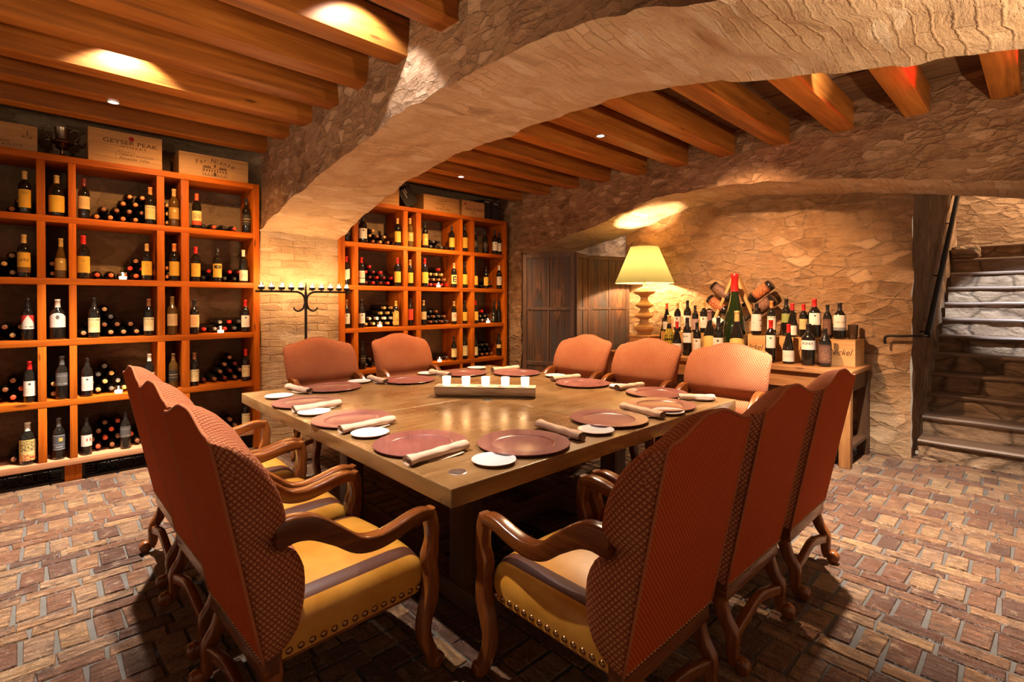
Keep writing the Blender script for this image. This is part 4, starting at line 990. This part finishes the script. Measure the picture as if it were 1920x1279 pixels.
# split log with candles
def log():
    p, q = Vector((2.262, 3.285, 0)), Vector((2.785, 2.70, 0)); v = q-p; L = v.length
    root = thing('log_candle_holder', 'split log candle holder with five glass candles at the table centre', 'candle holder', ((p.x+q.x)/2, (p.y+q.y)/2, TT), math.atan2(v.y, v.x))
    bm = bmesh.new(); n = 30; k = 9; R = {}
    for i in range(n+1):
        x = -L/2+L*i/n
        for j in range(k+1):
            t = PI+PI*j/k; a = .075*math.cos(t); b = .082+.080*math.sin(t)
            if abs(a) > .05: a = math.copysign(.05+(abs(a)-.05)*.9, a)
            nn = 1+.10*fbm((x*7, a*14, b*14), 1)
            R[i, j] = bm.verts.new((x, a*nn, max(0, b*(.98+.04*fbm((x*9, a*5, 2), 1)))))
    for i in range(n):
        for j in range(k): bm.faces.new((R[i,j], R[i,j+1], R[i+1,j+1], R[i+1,j]))
    bm.faces.new([R[0,j] for j in range(k+1)]); bm.faces.new([R[n,j] for j in range(k,-1,-1)])
    obj('bark', bm, M['logbark'], root, True, angle=45)
    bm = bmesh.new(); G = [[bm.verts.new((-L/2+L*i/n, s*(.070+.004*fbm((i*.9, s*3, 0), 1)), .0835)) for s in (-1, 1)] for i in range(n+1)]
    for a, b in zip(G, G[1:]): bm.faces.new((a[0], b[0], b[1], a[1]))
    obj('sawn_top', bm, M['logcut'], root)
    for i in range(5):
        t = -.31+.155*i; P = root.matrix_basis
        x = (p.x+q.x)/2+math.cos(math.atan2(v.y, v.x))*t; y = (p.y+q.y)/2+math.sin(math.atan2(v.y, v.x))*t
        votive((x, y, TT+.084), 'frosted glass tealight on the split log, %s from the left' % ORD[i], 'tealights on the log', True, r=.034, h=.070)
        light('POINT', (x, y, TT+.084+.10), .6, CAND, .02)
log()

# ---------------------------------------------------------------- CHAIRS
WR, WF = .289, .345
def ztop(x):
    s = min(1, abs(x)/WR)
    if s < .12: return .054
    if s < .90: t = (s-.12)/.78; return .054*(1-(3*t*t-2*t**3))
    return -.012*((s-.90)/.10)**2
def make_chair():
    root = thing('high_back_armchair', 'x', 'chair', (0,0,0), 0, 'upholstered armchairs around the table')
    yr = lambda z: .050-.138*(z-.40)/.69
    fr = [(.345,.095),(.365,.140),(.42,.170),(.48,.180),(.56,.186),(.62,.182),(.67,.166),(.695,.138),(.712,.108),(.735,.096),(.750,.106),(.775,.122),(.82,.122),(.90,.099),(.97,.065),(1.03,.025),(1.065,-.015),(1.085,-.05),(1.091,-.078)]
    wd = [(.345,.292),(.40,.322),(.45,.336),(.52,.345),(.60,.347),(.67,.338),(.695,.324),(.712,.309),(.735,.306),(.752,.320),(.79,.346),(.88,.350),(1.0,.349),(1.05,.344),(1.08,.330),(1.091,.306)]
    bm = bmesh.new(); rings = []
    zs = [.345,.352,.368,.395,.425,.46,.50,.54,.58,.62,.65,.675,.692,.703,.714,.726,.738,.748,.762,.78,.81,.85,.89,.93,.97,1.0,1.03,1.05,1.068,1.08,1.087,1.091]
    for z in zs:
        y0 = yr(z); y1 = max(y0+.008, interp(fr, z)); w = interp(wd, z); r = min(.045, (y1-y0)*.45)
        pts = []
        nb = 14
        for i in range(nb+1): pts.append((-WR+2*WR*i/nb, y0))
        ns = 5
        for i in range(1, ns): t = i/ns; pts.append((WR+(w-WR)*math.sin(t*PI/2), y0+(y1-r-y0)*t))
        for i in range(5): t = i/4*PI/2; pts.append((w-r+r*math.cos(t), y1-r+r*math.sin(t)))
        nf = 12
        for i in range(1, nf): x = (w-r)*(1-2*i/nf); pts.append((x, y1+.014*(1-(x/w)**2)*min(1, (y1-y0)/.05)))
        for i in range(5): t = PI/2+i/4*PI/2; pts.append((-w+r+r*math.cos(t), y1-r+r*math.sin(t)))
        for i in range(ns-1, 0, -1): t = i/ns; pts.append((-WR-(w-WR)*math.sin(t*PI/2), y0+(y1-r-y0)*t))
        k = max(0, (z-.85)/.241)**1.5
        rings.append([bm.verts.new((x, y, z+ztop(x)*k)) for x, y in pts])
    n = len(rings[0])
    for a, b in zip(rings, rings[1:]):
        for i in range(n): bm.faces.new((a[i], a[(i+1) % n], b[(i+1) % n], b[i]))
    bm.faces.new(rings[0][::-1])
    top = rings[-1]
    # close the narrow top strip
    bot = top[:15]; rest = top[15:][::-1]
    f = bm.faces.new(top)
    bmesh.ops.triangulate(bm, faces=[f])
    back = obj('backrest', bm, M['fab'], root, True, 0, angle=60)
    # rear panel of fine red weave
    bm = bmesh.new(); uvl = None; nz = 14; nx = 20; G = {}
    for i in range(nx+1):
        x = -WR-.002+(2*WR+.004)*i/nx
        for j in range(nz+1):
            t = j/nz; z = .335+(1.092-.335)*t; k = max(0, (z-.85)/.241)**1.5
            G[i, j] = bm.verts.new((x, yr(z)-.004-.006*math.sin(PI*t)*math.cos(PI*x/(2.2*WR)), z+ztop(x)*k))
    for i in range(nx):
        for j in range(nz): bm.faces.new((G[i,j], G[i+1,j], G[i+1,j+1], G[i,j+1]))
    bpan = obj('back_panel', bm, M['fabback'], root, True, 0)
    path = [(-WR-.002, yr(.335)-.003, .335)]+[(-WR-.002, yr(z)-.003, z) for z in lin(.45, 1.07, 10)]+[(x, yr(1.092)-.003, 1.092+ztop(x)) for x in lin(-WR, WR, 28)]+[(WR+.002, yr(z)-.003, z) for z in lin(1.07, .45, 10)]+[(WR+.002, yr(.335)-.003, .335)]
    bm = bmesh.new(); tube(bm, path, .0055, 6, up=Vector((0,1,0))); obj('piping', bm, M['piping'], bpan, True)
    # seat
    bm = bmesh.new(); z0, z1 = .325, .50; y0, y1 = .118, .69; n = 24
    prof = [(0,.0),(0.,.02),(.006,.05),(.004,.09),(-.004,.118),(-.022,.145),(-.05,.163),(-.09,.172),(-.15,.180),(-.22,.186)]
    rings = []
    for inset, dz in prof:
        w = .288+inset; ya, yb = y0, y1+inset; r = min(.05, w*.4)
        pts = []
        for i in range(9): pts.append((-w+2*w*i/8, ya))
        for i in range(1, 8): pts.append((w, ya+(yb-r-ya)*i/8))
        for i in range(5): t = i/4*PI/2; pts.append((w-r+r*math.cos(t), yb-r+r*math.sin(t)))
        for i in range(1, 8): pts.append(((w-r)*(1-2*i/8), yb+.012*(1-((1-2*i/8))**2)))
        for i in range(5): t = PI/2+i/4*PI/2; pts.append((-w+r+r*math.cos(t), yb-r+r*math.sin(t)))
        for i in range(7, 0, -1): pts.append((-w, ya+(yb-r-ya)*i/8))
        rings.append([bm.verts.new((x, y, z0+dz)) for x, y in pts])
    n = len(rings[0])
    for a, b in zip(rings, rings[1:]):
        for i in range(n): bm.faces.new((a[i], a[(i+1) % n], b[(i+1) % n], b[i]))
    bm.faces.new(rings[0][::-1]); f = bm.faces.new(rings[-1])
    bmesh.ops.triangulate(bm, faces=[f])
    seat = obj('seat', bm, M['leather'], root, True, 1, angle=60)
    obj('rear_rail', B(-.284, .284, .060, .117, .275, .352, .006), M['chairwood'], root, True, 0, angle=40)
    obj('seat_frame', B(-.262, .262, .12, .64, .295, .326, .004), M['chairwood'], root, True, 1, angle=40)
    # nails
    def nail(bm, p, d, r):
        ax = Vector(d); rot = Vector((0,0,1)).rotation_difference(ax).to_matrix()
        b0 = len(bm.verts); tmp = bmesh.new(); lathe(tmp, [(r,0),(r*.92,r*.3),(r*.6,r*.6),(0,r*.72)], 8)
        vs = {v: bm.verts.new(rot @ v.co + Vector(p)) for v in tmp.verts}
        for f in tmp.faces: bm.faces.new([vs[v] for v in f.verts])
        tmp.free()
    for s in (-1, 1):
        bm = bmesh.new()
        for y in lin(.14, .655, 13): nail(bm, (s*.2895, y, .345), (s, 0, .0), .0125)
        obj('nailhead_row', bm, M['nail'], seat, True)
    bm = bmesh.new()
    for x in lin(-.24, .24, 12): nail(bm, (x, .692+.012*(1-(x/.28)**2), .345), (0, 1, 0), .0125)
    obj('nailhead_row', bm, M['nail'], seat, True)
    bm = bmesh.new()
    for x in lin(-.29, .29, 30): nail(bm, (x, yr(.344)-.0045, .344), (0, -1, 0), .0065)
    obj('nailhead_row', bm, M['nail'], bpan, True)
    # arms, front posts and legs
    for s in (-1, 1):
        pth = smooth_pts([(s*.312,.085,.752),(s*.313,.15,.758),(s*.314,.21,.742),(s*.316,.29,.690),(s*.317,.37,.632),(s*.317,.45,.617),(s*.316,.53,.628),(s*.314,.60,.645),(s*.313,.655,.650),(s*.312,.690,.640)], 5)
        hh = [(0,.046),(.18,.042),(.35,.032),(.6,.027),(.85,.026),(1,.022)]; ww = [(0,.026),(.3,.028),(.6,.030),(1,.027)]
        bm = bmesh.new(); sweep(bm, pth, lambda i, n: rrect(interp(ww, i/(n-1)), interp(hh, i/(n-1)), .011), Vector((1,0,0))); obj('arm', bm, M['chairwood'], root, True, 1, angle=50)
        xx = .312
        pth = smooth_pts([(s*xx,.690,.662),(s*xx,.697,.62),(s*xx,.705,.565),(s*xx,.700,.51),(s*xx,.690,.46),(s*xx,.698,.41),(s*xx,.700,.355),(s*xx,.692,.30),(s*xx,.672,.24),(s*xx,.662,.185),(s*xx,.672,.13),(s*xx,.694,.08),(s*xx,.706,.045),(s*xx,.715,.024)], 4)
        dd = [(0,.020),(.08,.028),(.2,.024),(.28,.034),(.36,.026),(.45,.030),(.55,.032),(.7,.026),(.85,.026),(1,.024)]; w2 = [(0,.024),(.5,.026),(1,.024)]
        bm = bmesh.new(); sweep(bm, pth, lambda i, n: rrect(interp(w2, i/(n-1)), interp(dd, i/(n-1)), .010), Vector((1,0,0)))
        lathe2 = bmesh.new(); lathe(lathe2, [(0,-.026),(.022,-.026),(.030,-.018),(.030,.018),(.022,.026),(0,.026)], 16); bmesh.ops.rotate(lathe2, verts=lathe2.verts, cent=(0,0,0), matrix=Matrix.Rotation(PI/2, 3, 'Y')); bmesh.ops.translate(lathe2, verts=lathe2.verts, vec=(s*xx, .728, .0305))
        vs = {v: bm.verts.new(v.co) for v in lathe2.verts}
        for f in lathe2.faces: bm.faces.new([vs[v] for v in f.verts])
        lathe2.free(); obj('front_leg', bm, M['chairwood'], root, True, 2, angle=50)
        xr = .262
        pth = smooth_pts([(s*xr,.090,.345),(s*xr,.090,.33),(s*xr,.094,.305),(s*xr,.098,.265),(s*xr,.078,.20),(s*xr,.045,.145),(s*xr,.044,.09),(s*xr,.040,.052),(s*xr,.028,.030)], 5)
        dd = [(0,.036),(.3,.034),(.5,.030),(.75,.027),(1,.026)]
        bm = bmesh.new(); sweep(bm, pth, lambda i, n: rrect(.022, interp(dd, i/(n-1))*.88, .010), Vector((1,0,0)))
        lathe2 = bmesh.new(); lathe(lathe2, [(0,-.024),(.024,-.024),(.032,-.017),(.032,.017),(.024,.024),(0,.024)], 16); bmesh.ops.rotate(lathe2, verts=lathe2.verts, cent=(0,0,0), matrix=Matrix.Rotation(PI/2, 3, 'Y')); bmesh.ops.translate(lathe2, verts=lathe2.verts, vec=(s*xr, .006, .0325))
        vs = {v: bm.verts.new(v.co) for v in lathe2.verts}
        for f in lathe2.faces: bm.faces.new([vs[v] for v in f.verts])
        lathe2.free(); obj('rear_leg', bm, M['chairwood'], root, True, 2, angle=50)
    bm = bmesh.new(); sweep(bm, smooth_pts([(-.252,.046,.125),(-.15,.046,.155),(0,.046,.185),(.15,.046,.155),(.252,.046,.125)], 5), lambda i, n: rrect(.017, .022, .008), Vector((0,1,0))); obj('rear_stretcher', bm, M['chairwood'], root, True, 0, angle=50)
    return root
ch0 = make_chair()
CH = [((.436,1.99),-PI/2+.045,'rust-red high-backed armchair on the left side, nearest the camera'),
 ((.440,2.705),-PI/2+.04,'rust-red high-backed armchair on the left side, middle of three'),
 ((.440,3.42),-PI/2+.02,'rust-red high-backed armchair on the left side, farthest of three'),
 ((1.585,.82),0,'rust-red high-backed armchair at the near right side, biggest in view'),
 ((2.31,.82),0,'rust-red high-backed armchair at the near right side, middle of three'),
 ((3.05,.82),0,'rust-red high-backed armchair at the near right side, farthest, before the stairs'),
 ((1.985,4.86),PI,'patterned armchair at the back of the table before the brick pier'),
 ((2.89,4.86),PI,'patterned armchair at the back of the table before the right wine rack'),
 ((4.205,3.375),PI/2,'patterned armchair on the far side, before the folding screen'),
 ((4.205,2.605),PI/2,'patterned armchair on the far side, middle one below the lamp'),
 ((4.205,1.83),PI/2,'patterned armchair on the far side, before the display of big bottles')]
for i, ((x, y), rz, lb) in enumerate(CH):
    if i == 0: ch0.location = (x, y, 0); ch0.rotation_euler = (0,0,rz); ch0['label'] = lb
    else: dup(ch0, (x, y, 0), rz+random.uniform(-.006, .006), lb)

# ---------------------------------------------------------------- CONSOLE WITH THE BIG BOTTLES
CT = .88
def make_console():
    root = thing('console_table', 'long timber console along the alcove wall carrying crates and large bottles', 'console', (5.63, 2.60, 0))
    x0, x1, y0, y1 = -.39, .37, -1.43, 1.26
    obj('console_top', B(x0, x1, y0, y1, CT-.045, CT, .006), M['console'], root, True, 1, angle=40)
    obj('front_apron', B(x0+.03, x0+.055, y0+.10, y1-.10, CT-.20, CT-.046), M['console'], root, False, 1)
    obj('end_apron', B(x0+.10, x1-.10, y0+.03, y0+.055, CT-.20, CT-.046), M['darkwood'], root, False, 0)
    for x in (x0+.06, x1-.06):
        for y in (y0+.06, y1-.06): obj('leg', B(x-.045, x+.045, y-.045, y+.045, 0, CT-.046, .005), M['console'] if x < 0 else M['darkwood'], root, True, 2, angle=40)
    obj('low_shelf', B(x0+.03, x1-.03, y0+.02, y1-.02, .16, .19), M['darkwood'], root, False, 1)
make_console()
yc = [1.235, 1.775, 2.315, 2.855, 3.30]
for i in range(4):
    crate(5.64, 5.99, yc[i], yc[i+1]-.012, CT, CT+.245, ['pine crate with script lettering at the right end of the console', 'second pine crate from the right end of the console', 'third pine crate from the right end of the console', 'pine crate on the console behind the gold-lace bottle'][i],
      [('Nickel & Nickel' if i < 3 else 'Nickel', .085, 0, .13, .4, .85, 'ink')], 'crates on the console', axis='X')
KT = CT+.256
XF = -PI/2
K = [(3.225,.36,'black','green','bx',1.0,'glassgreen'),(3.12,.36,'tan','lowwhite','bx',1.0,None)]
KL = [(3.245,.350,'redorange','whitelow','bu',None),(3.10,.355,'tan','white','bx',None),(2.97,.385,'black','white','bx',None),(2.872,.325,'black','mauve','bx',None),(2.765,.368,'gold','white','bx',None),(2.165,.35,'black','bigwhite','mg',None),(2.01,.376,'orange','whitedraw','bx',None),(1.905,.40,'black','green','bx',None),(1.805,.35,'red','whitelow','bu',None),(1.700,.345,'red','tan','bx',None),(1.600,.395,'red','whitesmall','mg',None),(1.485,.338,'black','artdark','bx',None),(1.380,.356,'black','whiteband','mg',None)]
for i, (y, h, cap, lab, shp, g) in enumerate(KL):
    w = LAB[lab][0]; w = w if 'label' in w else w+' label'
    x = 5.83 if i == 7 else 5.705
    bottle((x, y, KT), h, cap, lab, shp, XF+.35, 'large %s-topped bottle, %s, %s from left on the console crates' % (CAPW[cap], w, ORD[i]), 'bottles on the console crates', g)
bottle((5.80, 3.345, CT), .42, 'black', 'none', 'sl', XF, 'green bottle half hidden behind the lamp base on the console', 'bottles along the console front', 'glassgreen')
ML = [(3.085,.46,'gold','lace','bu','glassdark'),(2.985,.39,'red','whitelow','bu',None),(2.855,.437,'black','whitedash','bx',None),(2.735,.389,'black','white','bx',None),(2.585,.526,'mauve','shield','bu',None),(2.416,.454,'black','white','bx',None),(2.218,.527,'tan','shield','bu',None),(1.938,.435,'red','whitesmall','bx',None),(1.768,.397,'red','whitelow','bu',None),(1.589,.408,'black','whiteword','mg',None),(1.446,.366,'black','artdark','mg',None)]
for i, (y, h, cap, lab, shp, g) in enumerate(ML):
    w = LAB[lab][0]; w = w if 'label' in w else w+' label'
    bottle((5.325 if i in (5, 6) else 5.48, y, CT), h, cap, lab, shp, XF+.35, 'large %s-topped bottle, %s, %s from left along console front' % (CAPW[cap], w, ORD[i]), 'bottles along the console front', g)
b = bottle((5.518, 2.325, CT), .93, 'red', 'none', 'bu', XF, 'giant green bottle with a red top towering over the console display', 'bottles along the console front', 'glassgreen', rk=.88, seg=32)
# smoked tumbler
root = thing('glass_tumbler', 'smoked glass tumbler at the right end of the console crates', 'tumbler', (5.78, 1.285, KT))
bm = bmesh.new(); lathe(bm, [(0,0),(.036,0),(.038,.004),(.044,.14),(.041,.14),(.035,.01),(0,.01)], 20); obj('cup', bm, M['tumbler'], root, True, angle=50)
# A-shaped bottle holder behind the giant bottle
def riddling():
    root = thing('riddling_rack', 'peaked pine bottle holder of two sloping boards behind the giant bottle', 'bottle holder', (5.84, 2.445, KT))
    for s, by in ((1, .30), (-1, -.30)):
        bm = bmesh.new(); sweep(bm, [Vector((0, s*.298, .0)), Vector((0, s*.012, .66))], lambda i, n: rrect(.055, .016, .003), Vector((1,0,0))); obj('board', bm, M['crate'], root, True, 2, angle=40)
    return root
riddling()
def held(y, z, s, label, lab):
    # big bottle with its neck pushed through the board, base up and outwards
    r = bottle((5.84, y, z), .40, 'black', lab, 'mg', 0, label, 'bottles held by the peaked holder')
    d = Vector((0, -s*.79, -.61)).normalized(); q = Vector((0,0,1)).rotation_difference(d)
    r.rotation_mode = 'QUATERNION'; r.rotation_quaternion = q @ Matrix.Rotation(-PI/2, 3, 'Z').to_quaternion()
for (y, z, s, lb, lab) in ((2.72,1.70,1,'upper bottle stuck neck down into the left board','artdark'),(2.765,1.545,1,'middle bottle stuck neck down into the left board','artred'),(2.80,1.385,1,'lowest bottle stuck neck down into the left board','whitedash'),
        (2.055,1.70,-1,'upper bottle stuck neck down into the right board','artred'),(2.03,1.54,-1,'lower bottle stuck neck down into the right board','artdark')):
    held(y, z, s, lb+' of the peaked holder', lab)

# lamp
def lamp():
    root = thing('table_lamp', 'big table lamp with yellow shade and turned wooden column on the console', 'lamp', (5.70, 3.565, CT))
    bm = bmesh.new(); P = [(.172,0),(.172,.02),(.150,.03),(.150,.15),(.160,.165),(.178,.175),(.178,.19),(.15,.196),(0,.196)]
    tmp = lathe(bm, [(0,0)]+[(r*1.18, z) for r, z in P], 4, a0=PI/4, a1=PI/4+2*PI); obj('plinth', bm, M['lampwood'], root)
    z0 = .196
    bm = bmesh.new(); lathe(bm, [(0,z0),(.085,z0),(.092,z0+.012),(.085,z0+.024),(.105,z0+.045),(.128,z0+.075),(.122,z0+.105),(.09,z0+.128),(.072,z0+.140),(.058,z0+.17),(.055,z0+.20),(.085,z0+.215),(.118,z0+.235),(.118,z0+.255),(.080,z0+.285),(.058,z0+.31),(.052,z0+.335),(.078,z0+.35),(.114,z0+.372),(.114,z0+.392),(.075,z0+.415),(.050,z0+.45),(.048,z0+.485),(.075,z0+.51),(.12,z0+.530),(.145,z0+.550),(.145,z0+.560),(0,z0+.562)], 28); obj('turned_column', bm, M['lampwood'], root, True, angle=35)
    bm = bmesh.new(); lathe(bm, [(0,.757),(.055,.757),(.055,.80),(.02,.82),(.02,.90),(0,.90)], 16); sk = obj('socket', bm, M['socket'], root, True, angle=40)
    bm = bmesh.new(); lathe(bm, [(.372,.868),(.176,1.335)], 48); sh = obj('lamp_shade', bm, M['shade'], root, True)
    bm = bmesh.new(); lathe(bm, [(.373,.864),(.374,.870),(.370,.870),(.369,.864),(.373,.864)], 48); lathe(bm, [(.177,1.330),(.178,1.337),(.174,1.337),(.173,1.330),(.177,1.330)], 48); obj('shade_trim', bm, M['lampwood'], sh, True)
    bm = bmesh.new(); lathe(bm, [(0,.90),(.02,.905),(.035,.94),(.04,.97),(.03,1.0),(0,1.01)], 16); obj('bulb', bm, M['bulb'], sk, True)
    light('POINT', (5.70, 3.565, CT+1.06), 165, (1.,.64,.34), .04)
lamp()

# folding screen
def screen():
    pts = [(4.623,4.712),(4.854,4.016),(5.37,4.215),(6.0,3.995)]
    root = thing('folding_screen', 'weathered dark wood folding screen of three panels left of the lamp', 'screen', (4.854, 4.016, 0))
    H = 2.125
    for i, (a, b) in enumerate(zip(pts, pts[1:])):
        a = Vector((*a, 0)); b = Vector((*b, 0)); v = b-a; L = v.length-.012
        e = D.objects.new('panel', None); 
        bm = B(.05, L-.05, -.009, .009, .05, H-.05); pn = obj('panel', bm, M['shutter'], root, False, 2)
        pn.location = a-root.location+v.normalized()*.006; pn.rotation_euler = (0, 0, math.atan2(v.y, v.x))
        bm = bmesh.new(); w = .055
        for x0, x1, z0, z1 in ((0,w,0,H),(L-w,L,0,H),(w,L-w,0,.10),(w,L-w,H-w,H),(w,L-w,1.395,1.43),(w,L-w,.68,.73),(L/2-.018,L/2+.018,.10,.68),(L/2-.018,L/2+.018,.73,1.395),(L/2-.018,L/2+.018,1.43,H-w)):
            box(bm, x0, x1, -.018, .018, z0, z1, .003, seg=1)
        obj('frame', bm, M['shutterframe'], pn, False, 2)
        D.objects.remove(e)
screen()

# iron grate set in the floor below the table
bm = bmesh.new()
box(bm, 0, .62, 0, .02, 0, .006); box(bm, 0, .62, .44, .46, 0, .006); box(bm, 0, .02, .02, .44, 0, .006); box(bm, .60, .62, .02, .44, 0, .006)
for i in range(6):
    for j in range(4):
        cx, cy = .02+.0967*(i+.5), .02+.105*(j+.5)
        for ang in (PI/4, -PI/4, 0, PI/2): tube(bm, [(cx-.05*math.cos(ang), cy-.05*math.sin(ang), .003), (cx+.05*math.cos(ang), cy+.05*math.sin(ang), .003)], .0045, 4, up=Vector((0,0,1)))
o = obj('floor_grate', bm, M['iron']); o.location = (1.75, 2.12, .0005); tag(o, 'dark iron floor grate under the table behind the near right armchair', 'grate')

# ---------------------------------------------------------------- LIGHTS
WARM = (1., .70, .42); WARM2 = (1., .60, .30); WARM3 = (1., .52, .18); NEUT = (1., .88, .74)
def downlight(x, y, label, z=ZB):
    root = thing('recessed_downlight', label, 'light', (x, y, z-.008), 0, 'recessed downlights in the beams')
    bm = bmesh.new(); lathe(bm, [(.034,.0005),(.038,-.001),(.046,-.0015),(.047,.0015),(.034,.003)], 24); obj('trim_ring', bm, M['steel'], root, True, angle=40)
    bm = bmesh.new(); lathe(bm, [(0,.001),(.034,.001)], 24); obj('lens', bm, M['lens'], root)
by = lambda k: .13+.515*k+.08
downlight(.40, by(9), 'round recessed downlight in the left bay beam above the left wine rack')
downlight(3.72, by(5), 'round recessed downlight in the right bay beam seen beside the arch')
downlight(3.70, by(9), 'round recessed downlight in the right bay beam above the right wine rack')
def spot(x, y, z, e, c, size, tgt, blend=.5, r=.025): light('SPOT', (x, y, z), e, c, r, size, blend, tgt)
spot(.40, by(9), 2.99, 1500, NEUT, 72, (.15, 4.5, 0), .8)
spot(.55, 2.5, 3.10, 460, NEUT, 80, (.30, 2.6, 0), .5)
spot(.35, .75, 3.10, 180, WARM, 100, (1.0, 1.4, 0), .6)
spot(-.6, -.9, 3.05, 600, WARM, 80, (-.6, -.9, 0), .6)  # added lamp behind the camera; its floor bounce brightens the arch underside
spot(3.9, -.9, 3.05, 600, WARM, 80, (3.9, -.9, 0), .6)  # second added lamp out of view, also for bounce off the floor
spot(3.72, by(5), 2.99, 480, WARM, 100, (3.2, 2.7, 0), .6)
spot(3.70, by(9), 2.99, 240, WARM, 110, (3.6, 5.0, 0), .7)
spot(3.95, .85, 2.99, 1500, NEUT, 80, (4.4, .5, 0), .8)
spot(3.85, 2.0, 2.98, 620, (1.,.60,.32), 66, (6.05, 2.1, 1.35), 1.)
spot(-1.35, 2.3, 2.05, 190, (1.,.70,.46), 90, (1.66, 3.1, 2.85), .8)  # added fill out of view, brightens the left face of the arch
spot(-1.2, .2, 1.75, 90, (1.,.72,.46), 96, (-.6, 1.6, 3.2), .8)  # added unseen uplight, fills the left bay ceiling
spot(1.95, -.5, 1.75, 95, (1.,.74,.48), 100, (2.05, .9, 3.0), .8)  # added unseen uplight, fills the arch underside
spot(3.9, -.6, 1.75, 90, (1.,.70,.44), 96, (4.4, .7, 3.1), .8)  # added unseen uplight, fills the right bay beams and upper wall
spot(.9, 4.3, 3.0, 150, WARM3, 100, (.9, 5.55, 1.5), .7)
spot(3.4, 4.2, 3.0, 160, WARM3, 100, (3.7, 5.55, 1.4), .7)
spot(.42, 4.05, 3.22, 60, (.92,.95,1.), 110, (.42, 4.2, 2.9), .3)
spot(1.30, 2.50, 3.22, 50, (.92,.95,1.), 110, (1.33, 2.66, 2.9), .3)
spot(4.3, .36, 2.99, 16, (1.,.02,.05), 100, (4.3, .645, 3.12), .5)
spot(4.3, -.16, 2.99, 16, (1.,.02,.05), 100, (4.3, .13, 3.12), .5)
spot(4.0, .90, 3.05, 14, (1.,.9,.85), 60, (4.2, 1.16, 3.16), .5)
spot(6.25, -.3, 3.5, 1300, (.66,.80,1.), 36, (8.0, .02, 1.45), .35)
spot(8.9, -.4, 3.8, 420, WARM, 100, (9.4, 0, 2.4), .6)
light('POINT', (6.5, 4.85, 2.45), 9, (1.,.92,.84), .05)
w = D.worlds.new('cellar_ambience'); sc.world = w; w.use_nodes = True
w.node_tree.nodes['Background'].inputs[0].default_value = (1., .68, .44, 1); w.node_tree.nodes['Background'].inputs[1].default_value = .36

# ---------------------------------------------------------------- CAMERA
cam = D.cameras.new('camera'); co = D.objects.new('camera', cam); COL.objects.link(co)
cam.sensor_width = 36; cam.lens = 938/1920*36; cam.shift_y = -65/1920; cam.clip_start = .05
co.location = (0, 0, 1.5); co.rotation_euler = (math.radians(89.5), 0, math.radians(46.83-90))
sc.camera = co
vs = sc.view_settings; vs.view_transform = 'Standard'; vs.look = 'None'; vs.exposure = .3; vs.gamma = 1.; vs.use_curve_mapping = False
